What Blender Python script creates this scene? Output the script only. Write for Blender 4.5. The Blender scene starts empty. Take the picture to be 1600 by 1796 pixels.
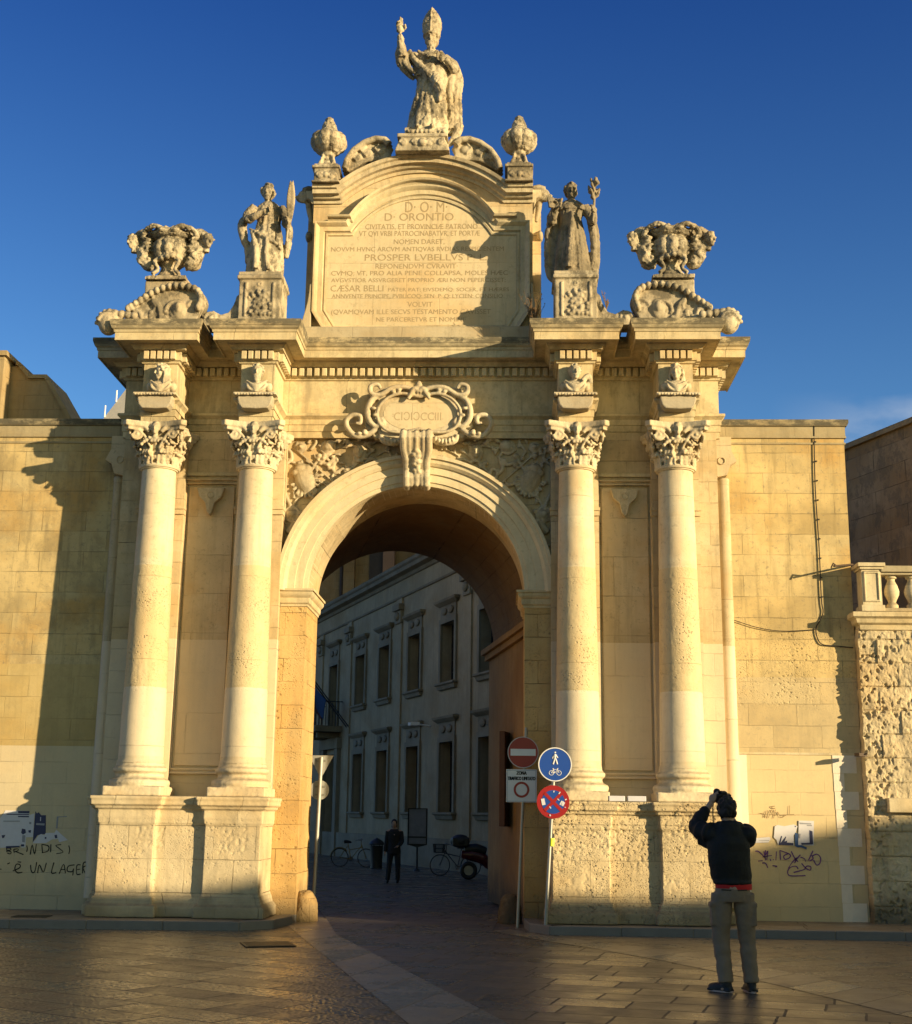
import bpy, bmesh, math, random
from mathutils import Vector, Matrix, noise
from math import sin, cos, pi, radians, sqrt, atan2, hypot
random.seed(7)
scene = bpy.context.scene
col = scene.collection

# ---------------------------------------------------------------- camera
CAM = Vector((1.45, -20.9, 1.6))
CROT = Matrix.Rotation(radians(2.3), 3, 'Z') @ Matrix.Rotation(radians(90 + 12.83), 3, 'X') @ Matrix.Rotation(radians(0.73), 3, 'Z')
cd = bpy.data.cameras.new('camera'); cam = bpy.data.objects.new('camera', cd); col.objects.link(cam)
cd.sensor_fit = 'HORIZONTAL'; cd.sensor_width = 36; cd.lens = 2335 / 1600 * 36; cd.clip_end = 2000; cd.clip_start = .1
cam.matrix_world = Matrix.Translation(CAM) @ CROT.to_4x4()
scene.camera = cam

# ---------------------------------------------------------------- light
SUN_AZ, SUN_EL = radians(58), radians(10.6)
SUND = Vector((sin(SUN_AZ) * cos(SUN_EL), -cos(SUN_AZ) * cos(SUN_EL), sin(SUN_EL)))
ld = bpy.data.lights.new('sun', 'SUN'); ld.energy = 5.0; ld.angle = radians(.53); ld.color = (1, .765, .425)
sun = bpy.data.objects.new('sun', ld); col.objects.link(sun); sun.rotation_euler = SUND.to_track_quat('Z', 'Y').to_euler()
w = bpy.data.worlds.new('World'); scene.world = w; w.use_nodes = True
wn = w.node_tree.nodes; wl = w.node_tree.links; wn.clear()
sky = wn.new('ShaderNodeTexSky'); sky.sky_type = 'NISHITA'; sky.sun_disc = False
sky.sun_elevation = SUN_EL; sky.sun_rotation = radians(180 - 58); sky.altitude = 0; sky.air_density = 1.0; sky.dust_density = .3; sky.ozone_density = 3.0
hs = wn.new('ShaderNodeHueSaturation'); hs.inputs['Saturation'].default_value = 1.15; hs.inputs['Value'].default_value = 1.0
bg = wn.new('ShaderNodeBackground'); bg.inputs['Strength'].default_value = .06
out = wn.new('ShaderNodeOutputWorld')
# small bank of cloud low in the sky behind the right hand roofs
tc = wn.new('ShaderNodeTexCoord')
mp = wn.new('ShaderNodeMapping'); mp.inputs['Scale'].default_value = (9, 9, 22)
nz = wn.new('ShaderNodeTexNoise'); nz.inputs['Scale'].default_value = 1.6; nz.inputs['Detail'].default_value = 7
sep = wn.new('ShaderNodeSeparateXYZ')
wl.new(tc.outputs['Generated'], mp.inputs['Vector']); wl.new(mp.outputs[0], nz.inputs['Vector']); wl.new(tc.outputs['Generated'], sep.inputs[0])
def wmath(op, a, b=None, c=None, clamp=False):
    n = wn.new('ShaderNodeMath'); n.operation = op; n.use_clamp = clamp
    for i, v in enumerate((a, b, c)):
        if v is None: continue
        if isinstance(v, (int, float)): n.inputs[i].default_value = v
        else: wl.new(v, n.inputs[i])
    return n.outputs[0]
bank = wmath('MULTIPLY', wmath('MULTIPLY_ADD', sep.outputs['Z'], -16, 4.85, clamp=True), wmath('MULTIPLY_ADD', sep.outputs['X'], 9, -1.7, clamp=True))
cl = wmath('MULTIPLY', wmath('MULTIPLY_ADD', nz.outputs['Fac'], 5, -2.0, clamp=True), bank)
mx = wn.new('ShaderNodeMix'); mx.data_type = 'RGBA'
wl.new(cl, mx.inputs['Factor']); tn = wn.new('ShaderNodeMix'); tn.data_type = 'RGBA'; tn.blend_type = 'MULTIPLY'; tn.inputs['Factor'].default_value = 1; wl.new(sky.outputs[0], tn.inputs['A'])
# the half of the sky on the sunset side is warmer and brighter, and the sky pales towards the horizon
vd = wn.new('ShaderNodeVectorMath'); vd.operation = 'DOT_PRODUCT'; wl.new(tc.outputs['Generated'], vd.inputs[0]); vd.inputs[1].default_value = (sin(SUN_AZ), -cos(SUN_AZ), 0)
tm = wn.new('ShaderNodeMix'); tm.data_type = 'RGBA'; wl.new(wmath('MULTIPLY_ADD', vd.outputs['Value'], 1.6, .1, clamp=True), tm.inputs['Factor'])
tm.inputs['A'].default_value = (.86, .82, 1.30, 1); tm.inputs['B'].default_value = (1.75, 1.28, .85, 1)
pale = wn.new('ShaderNodeMix'); pale.data_type = 'RGBA'; wl.new(wmath('MULTIPLY_ADD', sep.outputs['Z'], -3.2, 1.9, clamp=True), pale.inputs['Factor']); wl.new(tm.outputs['Result'], pale.inputs['A'])
pb = wn.new('ShaderNodeMix'); pb.data_type = 'RGBA'; pb.blend_type = 'MULTIPLY'; pb.inputs['Factor'].default_value = 1; wl.new(tm.outputs['Result'], pb.inputs['A']); pb.inputs['B'].default_value = (1.75, 1.85, 1.3, 1)
wl.new(pb.outputs['Result'], pale.inputs['B']); wl.new(pale.outputs['Result'], tn.inputs['B']); wl.new(tn.outputs['Result'], hs.inputs['Color']); wl.new(hs.outputs[0], mx.inputs['A']); mx.inputs['B'].default_value = (6.5, 6.8, 7.2, 1)
wl.new(mx.outputs['Result'], bg.inputs['Color']); wl.new(bg.outputs[0], out.inputs[0])
scene.view_settings.view_transform = 'Standard'; scene.view_settings.look = 'None'
scene.view_settings.exposure = .8; scene.view_settings.gamma = 1
scene.render.engine = 'CYCLES'; scene.cycles.max_bounces = 6; scene.cycles.diffuse_bounces = 4

# ---------------------------------------------------------------- projection helper: a pixel of the survey photo onto a real upright plane y=Y
def at(px, py, Y):
    d = CROT @ Vector(((px - 800) / 2335, -(py - 898) / 2335, -1)); t = (Y - CAM.y) / d.y; p = CAM + t * d
    return Vector((p.x, Y, p.z))

# ---------------------------------------------------------------- materials
class NT:
    def __init__(s, name):
        s.m = bpy.data.materials.new(name); s.m.use_nodes = True; s.t = s.m.node_tree; s.n = s.t.nodes; s.l = s.t.links
        s.b = s.n['Principled BSDF']; s.geo = s.n.new('ShaderNodeNewGeometry'); s.pos = s.geo.outputs['Position']
    def put(s, sock, v):
        if v is None: return
        if hasattr(v, 'links'): s.l.new(v, sock)
        elif isinstance(v, (int, float)) and sock.type == 'RGBA': sock.default_value = (v, v, v, 1)
        elif isinstance(v, tuple) and len(v) == 3 and sock.type == 'RGBA': sock.default_value = (*v, 1)
        else: sock.default_value = v
    def node(s, t, **k):
        n = s.n.new(t)
        for a, v in k.items():
            if a.startswith('_'): setattr(n, a[1:], v)
        return n
    def math(s, op, a, b=None, c=None, clamp=False):
        n = s.n.new('ShaderNodeMath'); n.operation = op; n.use_clamp = clamp
        for i, v in enumerate((a, b, c)): s.put(n.inputs[i], v)
        return n.outputs[0]
    def mapv(s, sc=(1, 1, 1), loc=(0, 0, 0), rot=(0, 0, 0), v=None):
        n = s.n.new('ShaderNodeMapping'); s.l.new(v or s.pos, n.inputs[0]); n.inputs['Scale'].default_value = sc; n.inputs['Location'].default_value = loc; n.inputs['Rotation'].default_value = rot
        return n.outputs[0]
    def noise(s, scale, detail=5, rough=.55, v=None):
        n = s.n.new('ShaderNodeTexNoise'); n.inputs['Scale'].default_value = scale; n.inputs['Detail'].default_value = detail; n.inputs['Roughness'].default_value = rough
        s.l.new(v or s.pos, n.inputs['Vector']); return n.outputs['Fac']
    def vor(s, scale, v=None, feature='F1'):
        n = s.n.new('ShaderNodeTexVoronoi'); n.inputs['Scale'].default_value = scale; n.feature = feature
        s.l.new(v or s.pos, n.inputs['Vector']); return n.outputs['Distance']
    def ramp(s, f, a, b, lo=0., hi=1.):
        n = s.n.new('ShaderNodeMapRange'); s.put(n.inputs[0], f); n.inputs[1].default_value = a; n.inputs[2].default_value = b; n.inputs[3].default_value = lo; n.inputs[4].default_value = hi
        return n.outputs[0]
    def mix(s, f, a, b, mode='MIX'):
        n = s.n.new('ShaderNodeMix'); n.data_type = 'RGBA'; n.blend_type = mode
        s.put(n.inputs['Factor'], f); s.put(n.inputs['A'], a); s.put(n.inputs['B'], b); return n.outputs['Result']
    def bump(s, h, strength=.5, dist=.02, prev=None):
        n = s.n.new('ShaderNodeBump'); s.put(n.inputs['Height'], h); n.inputs['Strength'].default_value = strength; n.inputs['Distance'].default_value = dist
        if prev: s.l.new(prev, n.inputs['Normal'])
        return n.outputs[0]
    def done(s, color, rough=.8, normal=None, metal=0, spec=None):
        s.put(s.b.inputs['Base Color'], color); s.put(s.b.inputs['Roughness'], rough); s.b.inputs['Metallic'].default_value = metal
        if normal: s.l.new(normal, s.b.inputs['Normal'])
        if spec is not None: s.b.inputs['Specular IOR Level'].default_value = spec
        return s.m
MATS = {}
def stone(name, c1, c2, brick=None, joint=.5, blockvar=.25, pit=0., ps=26, fine=.5, lichen=.6, stain=.4, grime=0., pz=None, topz=None, seed=0, patch=None, st0=.56, mottle=1., crust=0.):
    """weathered limestone; brick=(w,h) block size in metres; pit=erosion; lichen=dark growth on upward faces; pz=(z0,z1) band of strong erosion"""
    if name in MATS: return MATS[name]
    s = NT(name); v0 = s.mapv(loc=(seed * 3.1, seed * 1.7, seed * 2.3))
    c = s.mix(s.ramp(s.noise(.9, 6, .6, v0), .35, .68), c1, c2)
    c = s.mix(s.ramp(s.noise(7, 5, .7, v0), .3, .75, 0, .35), c, tuple(x * .72 for x in c2))
    normal = None; h = None
    if brick:
        sp = s.n.new('ShaderNodeSeparateXYZ'); s.l.new(s.pos, sp.inputs[0]); cb = s.n.new('ShaderNodeCombineXYZ')
        s.l.new(s.math('ADD', sp.outputs[0], sp.outputs[1]), cb.inputs[0]); s.l.new(sp.outputs[2], cb.inputs[1])
        wob = s.n.new('ShaderNodeTexNoise'); wob.inputs['Scale'].default_value = 6; s.l.new(s.pos, wob.inputs['Vector'])
        va = s.n.new('ShaderNodeVectorMath'); va.operation = 'MULTIPLY_ADD'; s.l.new(wob.outputs['Color'], va.inputs[0]); va.inputs[1].default_value = (.02, .02, 0); s.l.new(cb.outputs[0], va.inputs[2])
        def br(mort):
            b = s.n.new('ShaderNodeTexBrick'); s.l.new(va.outputs[0], b.inputs['Vector']); b.inputs['Scale'].default_value = 1
            b.inputs['Brick Width'].default_value = brick[0]; b.inputs['Row Height'].default_value = brick[1]; b.inputs['Mortar Size'].default_value = mort
            b.inputs['Mortar Smooth'].default_value = .4; b.inputs['Bias'].default_value = -.1; b.inputs['Color1'].default_value = (1, 1, 1, 1); b.inputs['Color2'].default_value = (0, 0, 0, 1); b.inputs['Mortar'].default_value = (.5, .5, .5, 1)
            return b
        b = br(.006)
        c = s.mix(s.math('MULTIPLY', s.ramp(b.outputs['Color'], 0, 1), blockvar), c, s.mix(s.ramp(s.noise(1.3, 2, .5, v0), .4, .6), tuple(x * y for x, y in zip(c1, (.52, .46, .36))), tuple(x * y for x, y in zip(c2, (1.18, 1.12, 1.0)))))
        jf = s.math('MULTIPLY', b.outputs['Fac'], s.ramp(s.noise(2.3, 3, .5, v0), .42, .62, .12, joint), clamp=True)
        c = s.mix(jf, c, tuple(x * .42 for x in c2))
        normal = s.bump(s.math('SUBTRACT', 1., jf), .9, .014); normal = s.bump(s.ramp(b.outputs['Color'], 0, 1), .45, .012, normal)
    # warm iron patches, grey specks and fine streaks
    c = s.mix(s.ramp(s.noise(.75, 4, .6, s.mapv((1, 1, 1.4), (5 + seed, 2, 7))), .48, .66, 0, .45 * mottle), c, tuple(x * y for x, y in zip(c2, (.92, .74, .50))))
    c = s.mix(s.ramp(s.noise(13, 6, .8, v0), .55, .66, 0, .38 * mottle), c, (.24, .205, .14))
    c = s.mix(s.ramp(s.noise(1., 6, .7, s.mapv((7, 7, .5), (seed, 3, 0))), .52, .70, 0, .35 * mottle), c, tuple(x * .5 for x in c2))
    if crust: c = s.mix(s.ramp(s.noise(2.6, 8, .78, s.mapv((1, 1, .75), (seed * 2, 8, 3))), .48, .57, 0, crust), c, (.115, .10, .072))
    # run-off streaks and soot
    st = s.ramp(s.noise(1., 5, .65, s.mapv((2.6, 2.6, .35), (seed, 0, 0))), st0, st0 + .18, 0, stain)
    c = s.mix(st, c, (.17, .145, .10), 'MIX')
    if grime:
        sp = s.n.new('ShaderNodeSeparateXYZ'); s.l.new(s.pos, sp.inputs[0])
        g = s.math('MULTIPLY', s.ramp(s.math('ADD', sp.outputs[2], s.math('MULTIPLY', s.noise(2.2, 4), -.9)), -.25, .22, 1, 0), grime, clamp=True)
        c = s.mix(g, c, (.06, .055, .045))
    if lichen:
        sn = s.n.new('ShaderNodeSeparateXYZ'); s.l.new(s.geo.outputs['True Normal'], sn.inputs[0])
        up = s.ramp(sn.outputs[2], .25, .75)
        lf = s.math('MULTIPLY', up, s.ramp(s.noise(5, 5, .7, v0), .35, .6, .35 * lichen, lichen))
        if topz:
            sp = s.n.new('ShaderNodeSeparateXYZ'); s.l.new(s.pos, sp.inputs[0])
            band = s.math('MULTIPLY', s.ramp(sp.outputs[2], topz[0], topz[1]), s.ramp(s.noise(3.5, 6, .75, s.mapv((1, 1, 2.2))), .36, .52, .1, lichen))
            lf = s.math('MAXIMUM', lf, band)
        c = s.mix(lf, c, s.mix(s.noise(9, 3), (.07, .062, .045), (.17, .155, .115)))
    if patch:   # a repaired band of paler render below a given height
        sp = s.n.new('ShaderNodeSeparateXYZ'); s.l.new(s.pos, sp.inputs[0])
        for (za, zb, colr, f) in patch:
            pf = s.math('MULTIPLY', s.math('GREATER_THAN', sp.outputs[2], za), s.math('LESS_THAN', sp.outputs[2], zb))
            c = s.mix(s.math('MULTIPLY', pf, f), c, colr)
    hf = s.math('ADD', s.math('MULTIPLY', s.noise(26, 8, .7), .6), s.math('MULTIPLY', s.noise(90, 3, .6), .3))
    normal = s.bump(hf, fine, .012, normal)
    if pit:
        wv = s.n.new('ShaderNodeTexNoise'); wv.inputs['Scale'].default_value = 9; s.l.new(s.pos, wv.inputs['Vector'])
        wa = s.n.new('ShaderNodeVectorMath'); wa.operation = 'MULTIPLY_ADD'; s.l.new(wv.outputs['Color'], wa.inputs[0]); wa.inputs[1].default_value = (.06, .06, .06); s.l.new(s.pos, wa.inputs[2])
        def holes_(sc, a, b, nsc, lo, hi): return s.math('MULTIPLY', s.ramp(s.vor(sc, s.mapv((1, 1, 1.25), v=wa.outputs[0])), a, b, 1, 0), s.ramp(s.noise(nsc, 3, .6, s.mapv(loc=(sc, 1, 2))), lo, hi), clamp=True)
        p = s.math('SUBTRACT', 1., s.math('MAXIMUM', holes_(ps * .55, .16, .34, 2.3, .48, .60), s.math('MULTIPLY', holes_(ps * 1.3, .18, .36, 3.1, .42, .56), .6)))
        pm = None
        if pz:
            sp = s.n.new('ShaderNodeSeparateXYZ'); s.l.new(s.pos, sp.inputs[0])
            pm = s.math('MULTIPLY', s.ramp(sp.outputs[2], pz[0], pz[0] + .3), s.ramp(sp.outputs[2], pz[1] - .5, pz[1], 1, 0))
        pp = s.math('SUBTRACT', 1., s.math('MULTIPLY', s.math('SUBTRACT', 1., p), pm)) if pm else p
        normal = s.bump(pp, pit, .03, normal); c = s.mix(s.math('MULTIPLY', s.math('SUBTRACT', 1., pp), .55 * min(1, pit * 1.5)), c, tuple(x * .42 for x in c2))
    MATS[name] = s.done(c, .86, normal, spec=.25); return MATS[name]
CREAM1, CREAM2 = (.67, .57, .39), (.56, .455, .285)
def flat(name, c, rough=.6, metal=0, nscale=0, namp=.15, bumpn=0, spec=None):
    if name in MATS: return MATS[name]
    s = NT(name); cc = c
    if nscale: cc = s.mix(s.noise(nscale, 5, .6), tuple(x * (1 - namp) for x in c), tuple(min(1, x * (1 + namp)) for x in c))
    nr = s.bump(s.noise(bumpn, 4), .4, .01) if bumpn else None
    MATS[name] = s.done(cc, rough, nr, metal, spec); return MATS[name]
M_WALL = stone('limestone_ashlar', CREAM1, CREAM2, (.86, .34), .7, .5, fine=.5, stain=.5, st0=.52, grime=.5, mottle=1.3, crust=.12, patch=[(.3, 4.22, (.70, .61, .46), .6), (4.22, 5.6, (.50, .38, .20), .3)])
M_PANEL = stone('limestone_panel', (.66, .55, .38), (.56, .45, .29), (1.1, .62), .5, .3, fine=.5, stain=.4, mottle=1.3, lichen=.6, seed=42, patch=[(.2, 4.22, (.72, .62, .48), .65)])
M_PIER = stone('limestone_pier', (.62, .45, .22), (.54, .37, .16), (.66, .36), .95, .45, ps=20, pit=.5, fine=.6, stain=.3, grime=.6, mottle=.8, seed=41)
M_TRIM = stone('limestone_trim', (.69, .60, .42), (.60, .50, .31), None, fine=.55, stain=.5, st0=.52, crust=.15, lichen=.9)
M_CORN = stone('limestone_cornice', (.69, .60, .40), (.60, .50, .31), (.95, 3.), .6, .1, fine=.5, stain=.6, st0=.52, lichen=.95, crust=.25, topz=(8.88, 9.02))
M_CARVE = stone('limestone_carved', (.68, .60, .44), (.56, .48, .34), None, fine=.8, stain=.5, st0=.5, lichen=.75, crust=.3)
M_FRIAR = stone('limestone_friar_dark', (.34, .29, .21), (.23, .195, .14), None, fine=.9, stain=.8, lichen=.95, seed=14, st0=.48, crust=.8)
M_STAT = stone('limestone_statue', (.58, .51, .37), (.40, .345, .25), None, fine=.9, stain=.75, lichen=.95, seed=2, st0=.50, crust=.85)
M_COL = stone('limestone_column', (.70, .62, .45), (.63, .53, .37), (30, 1.28), .5, .12, fine=.5, ps=36, pit=.6, pz=(3.3, 5.5), stain=.35, lichen=.5, seed=4, patch=[(3.42, 5.28, (.60, .46, .24), .6), (2.4, 3.42, (.70, .61, .46), .4)])
M_PED = stone('limestone_pedestal', (.68, .59, .42), (.60, .50, .33), (.62, .47), .95, .45, pit=.4, pz=(.3, 1.7), fine=.6, stain=.3, grime=.45, mottle=.8, seed=5)
M_PEDR = stone('limestone_pedestal_eroded', (.66, .56, .38), (.57, .46, .28), (.7, .5), .5, .3, ps=30, pit=.9, fine=.8, stain=.15, grime=.45, seed=6)
M_INSC = stone('limestone_tablet', (.67, .58, .40), (.61, .50, .32), (1.1, .62), .25, .18, fine=.25, stain=.12, lichen=.5, seed=8)
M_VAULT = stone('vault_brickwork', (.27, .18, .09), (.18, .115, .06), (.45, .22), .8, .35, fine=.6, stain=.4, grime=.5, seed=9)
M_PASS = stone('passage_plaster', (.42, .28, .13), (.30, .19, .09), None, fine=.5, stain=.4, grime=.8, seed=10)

# ---------------------------------------------------------------- mesh builder
class MB:
    def __init__(s): s.v = []; s.f = []; s.M = Matrix.Identity(4)
    def add(s, vs, fs):
        o = len(s.v); M = s.M; s.v += [tuple(M @ Vector(p)) for p in vs]; s.f += [tuple(o + i for i in f) for f in fs]
        return s
    def box(s, c, d, rz=0, R=None):
        x, y, z = d[0] / 2, d[1] / 2, d[2] / 2; R = R or Matrix.Rotation(rz, 3, 'Z'); c = Vector(c)
        vs = [c + R @ Vector((a * x, b * y, e * z)) for e in (-1, 1) for b in (-1, 1) for a in (-1, 1)]
        return s.add(vs, [(0, 2, 3, 1), (4, 5, 7, 6), (0, 1, 5, 4), (2, 6, 7, 3), (0, 4, 6, 2), (1, 3, 7, 5)])
    def bx(s, x0, x1, y0, y1, z0, z1): return s.box(((x0 + x1) / 2, (y0 + y1) / 2, (z0 + z1) / 2), (x1 - x0, y1 - y0, z1 - z0))
    def grid(s, rows, closeu=False, closev=False, cap0=False, cap1=False):
        n = len(rows); m = len(rows[0]); vs = [p for r in rows for p in r]; fs = []
        for i in range(n if closev else n - 1):
            for j in range(m if closeu else m - 1):
                a, b = i * m + j, i * m + (j + 1) % m; c, d = ((i + 1) % n) * m + (j + 1) % m, ((i + 1) % n) * m + j
                fs.append((a, b, c, d))
        if cap0: fs.append(tuple(range(m))[::-1])
        if cap1: fs.append(tuple((n - 1) * m + j for j in range(m)))
        return s.add(vs, fs)
    def lathe(s, prof, c=(0, 0, 0), n=32, a0=0, a1=2 * pi, rib=None):
        full = abs(a1 - a0 - 2 * pi) < 1e-6; k = n if full else n + 1; rows = []
        for r, z in prof:
            row = []
            for j in range(k):
                t = a0 + (a1 - a0) * j / n; rr = r * (rib(t, z) if rib else 1)
                row.append((c[0] + rr * cos(t), c[1] + rr * sin(t), c[2] + z))
            rows.append(row)
        return s.grid(rows, closeu=full, cap0=full and prof[0][0] > 1e-4, cap1=full and prof[-1][0] > 1e-4)
    def ell(s, c, r, R=None, n=14, m=9):
        if isinstance(r, (int, float)): r = (r, r, r)
        c = Vector(c); rows = []
        for i in range(m + 1):
            ph = -pi / 2 + pi * i / m; ph = max(-pi / 2 + .02, min(pi / 2 - .02, ph))
            row = []
            for j in range(n):
                t = 2 * pi * j / n; p = Vector((r[0] * cos(ph) * cos(t), r[1] * cos(ph) * sin(t), r[2] * sin(ph)))
                row.append(c + (R @ p if R else p))
            rows.append(row)
        return s.grid(rows, closeu=True, cap0=True, cap1=True)
    def tube(s, pts, r, n=10, closed=False, flatten=1., cap=True):
        pts = [Vector(p) for p in pts]; N = len(pts)
        if isinstance(r, (int, float)): r = [r] * N
        up = None; rows = []
        for i, p in enumerate(pts):
            a = pts[i - 1] if (i > 0 or closed) else p; b = pts[(i + 1) % N] if (i < N - 1 or closed) else p
            t = (b - a); t = t.normalized() if t.length > 1e-9 else Vector((0, 0, 1))
            if up is None: up = t.orthogonal().normalized()
            up = (up - up.dot(t) * t); up = up.normalized() if up.length > 1e-6 else t.orthogonal().normalized()
            q = t.cross(up)
            rows.append([p + r[i] * (cos(2 * pi * j / n) * up + flatten * sin(2 * pi * j / n) * q) for j in range(n)])
        return s.grid(rows, closeu=True, closev=closed, cap0=cap and not closed, cap1=cap and not closed)
    def bar(s, a, b, r, n=8): return s.tube([a, b], r, n)
    def prism(s, poly, y0, y1, axis='y'):
        """poly in (x,z) extruded along y, or (x,y) extruded along z"""
        n = len(poly)
        if axis == 'y': a = [(p[0], y0, p[1]) for p in poly]; b = [(p[0], y1, p[1]) for p in poly]
        elif axis == 'z': a = [(p[0], p[1], y0) for p in poly]; b = [(p[0], p[1], y1) for p in poly]
        else: a = [(y0, p[0], p[1]) for p in poly]; b = [(y1, p[0], p[1]) for p in poly]
        fs = [tuple(range(n)), tuple(range(2 * n - 1, n - 1, -1))] + [(i, (i + 1) % n, n + (i + 1) % n, n + i)[::-1] for i in range(n)]
        return s.add(a + b, fs)
    def sweep(s, path, prof, f, side=1, closed=False, caps=True):
        """moulding: path in a plane, prof=[(offset, height)], f(u,v,h)->xyz; mitred corners"""
        P = [Vector(p) for p in path]; N = len(P); nr = []
        for i in range(N - (0 if closed else 1)):
            d = (P[(i + 1) % N] - P[i]).normalized(); nr.append(Vector((d.y, -d.x)) * side)
        rows = []
        for i in range(N):
            if closed: a, b = nr[i - 1], nr[i]
            else: a = nr[max(0, i - 1)]; b = nr[min(N - 2, i)]
            m = (a + b) / max(.2, 1 + a.dot(b)); rows.append([f(P[i].x + o * m.x, P[i].y + o * m.y, h) for o, h in prof])
        s.grid(rows, closev=closed)
        if caps and not closed:
            k = len(prof); s.add(rows[0], [tuple(range(k))]); s.add(rows[-1], [tuple(range(k))[::-1]])
        return s
    def mesh(s, name='m'):
        me = bpy.data.meshes.new(name); me.from_pydata(s.v, [], s.f); me.update(); return me
    def build(s, name, mat=None, parent=None, smooth=None, bevel=0, sub=0, fix=True, loc=None):
        me = s.mesh(name)
        bm = bmesh.new(); bm.from_mesh(me)
        if fix: bmesh.ops.recalc_face_normals(bm, faces=bm.faces)
        bm.to_mesh(me); bm.free()
        o = bpy.data.objects.new(name, me); col.objects.link(o)
        if mat: me.materials.append(mat)
        if parent: o.parent = parent
        if smooth is not None:
            for p in me.polygons: p.use_smooth = True
            me.set_sharp_from_angle(angle=radians(smooth))
        if bevel:
            b = o.modifiers.new('b', 'BEVEL'); b.width = bevel; b.segments = 2; b.limit_method = 'ANGLE'; b.angle_limit = radians(40)
        if loc: o.location = loc
        return o
def carve(mb, name, mat, parent=None, voxel=.02, smooth=2, rough=0, rscale=8, pit=0, pscale=9, sfac=.5, mask=None):
    """union everything in mb into one continuous carved surface"""
    me = mb.mesh(name); bm = bmesh.new(); bm.from_mesh(me); bmesh.ops.recalc_face_normals(bm, faces=bm.faces); bm.to_mesh(me); bm.free()
    o = bpy.data.objects.new('tmp', me); col.objects.link(o)
    r = o.modifiers.new('r', 'REMESH'); r.mode = 'VOXEL'; r.voxel_size = voxel
    if smooth: q = o.modifiers.new('s', 'SMOOTH'); q.iterations = smooth; q.factor = sfac
    bpy.context.view_layer.update(); dg = bpy.context.evaluated_depsgraph_get()
    m2 = bpy.data.meshes.new_from_object(o.evaluated_get(dg)); bpy.data.objects.remove(o); bpy.data.meshes.remove(me)
    m2.name = name; m2.materials.clear()
    if mat: m2.materials.append(mat)
    if rough or pit:
        m2.update(); nrm = [v.normal.copy() for v in m2.vertices]
        for v, n in zip(m2.vertices, nrm):
            p = v.co; d = rough * (noise.noise(p * rscale) + .5 * noise.noise(p * rscale * 2.7)) if rough else 0
            if pit:
                k = 1 if mask is None else mask(p)
                if k > 0:
                    a = noise.noise(p * pscale) + .6 * noise.noise(p * pscale * 2.3 + Vector((7, 3, 1)))
                    if a > .12: d -= pit * k * min(1, (a - .12) / .3)
            v.co = p + n * d
    for p in m2.polygons: p.use_smooth = True
    o = bpy.data.objects.new(name, m2); col.objects.link(o)
    if parent: o.parent = parent
    return o
def tag(o, label=None, cat=None, group=None, kind=None):
    if label: o['label'] = label
    if cat: o['category'] = cat
    if group: o['group'] = group
    if kind: o['kind'] = kind
    return o
def thing(name, label, cat, loc=(0, 0, 0), rz=0, group=None):
    o = bpy.data.objects.new(name, None); col.objects.link(o); o.location = loc; o.rotation_euler = (0, 0, rz); o.empty_display_size = .2
    return tag(o, label, cat, group)
def dup(o, parent=None):
    c = o.copy(); col.objects.link(c); c.parent = parent
    for ch in list(o.children):
        if ch != c: dup(ch, c)
    return c
def cr(pts, r=None, k=5):
    """catmull-rom through points (and radii)"""
    P = [Vector(p) for p in pts]; n = len(P); o = []; rr = []
    for i in range(n - 1):
        a, b, c, d = P[max(0, i - 1)], P[i], P[i + 1], P[min(n - 1, i + 2)]
        for j in range(k):
            t = j / k; o.append(.5 * ((2 * b) + (c - a) * t + (2 * a - 5 * b + 4 * c - d) * t * t + (3 * b - a - 3 * c + d) * t ** 3))
            if isinstance(r, (list, tuple)): rr.append(r[i] + (r[i + 1] - r[i]) * t)
    o.append(P[-1])
    if isinstance(r, (list, tuple)): rr.append(r[-1]); return o, rr
    return o, r
def T(loc=(0, 0, 0), rz=0, rx=0, ry=0, s=1):
    sc = Matrix.Diagonal((*(s if isinstance(s, tuple) else (s, s, s)), 1))
    return Matrix.Translation(loc) @ Matrix.Rotation(rz, 4, 'Z') @ Matrix.Rotation(ry, 4, 'Y') @ Matrix.Rotation(rx, 4, 'X') @ sc
def arc(cx, cz, r, a0, a1, n): return [(cx + r * cos(a0 + (a1 - a0) * i / n), cz + r * sin(a0 + (a1 - a0) * i / n)) for i in range(n + 1)]
# ================================================================ THE GATE
gate = thing('city_gate', 'tall limestone city gate with one round arch, paired columns and a carved inscription', 'city gate')
XI, XO, YC = 2.50, 4.04, -.80          # column axes
ZP, ZS, ZA, ZE = 1.82, 2.30, 6.88, 7.52  # pedestal top, shaft start, astragal, abacus top
YW, YA = -.15, -.28                      # spandrel wall, archivolt face
AR, AO, AZ = 1.71, 2.19, 5.01            # arch radii and spring

# --- main masonry
m = MB()
for sx in (-1, 1):
    a, b = sorted((sx * 4.76, sx * 2.12)); m.bx(a, b, -.33, .95, .10, 7.60)
    for x0, x1 in ((2.12, 2.87), (3.70, 4.44)):
        a, b = sorted((sx * x0, sx * x1)); m.bx(a, b, -.48, -.30, 1.6, 7.58)
        for z0, z1, e in ((6.20, 6.28, .03), (6.28, 6.33, .05)): m.bx(a - e * .4, b + e * .4, -.48 - e, -.30, z0, z1)
    a, b = sorted((sx * 2.1195, sx * AR)); pr = MB(); pr.bx(a, b, YA, .95, .0, 4.80); pr.build('arch_pier', M_PIER, gate)
poly = [(-2.119, 4.80), (-2.119, 9.08), (2.119, 9.08), (2.119, 4.80), (AR, 4.80)] + arc(0, AZ, AR, 0, pi, 56) + [(-AR, 4.80)]
m.prism(poly, YW, .9497)
m.bx(-4.82, 4.82, -.245, 1.15, 7.56, 9.10)
m.build('masonry_wall', M_WALL, gate)
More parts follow.
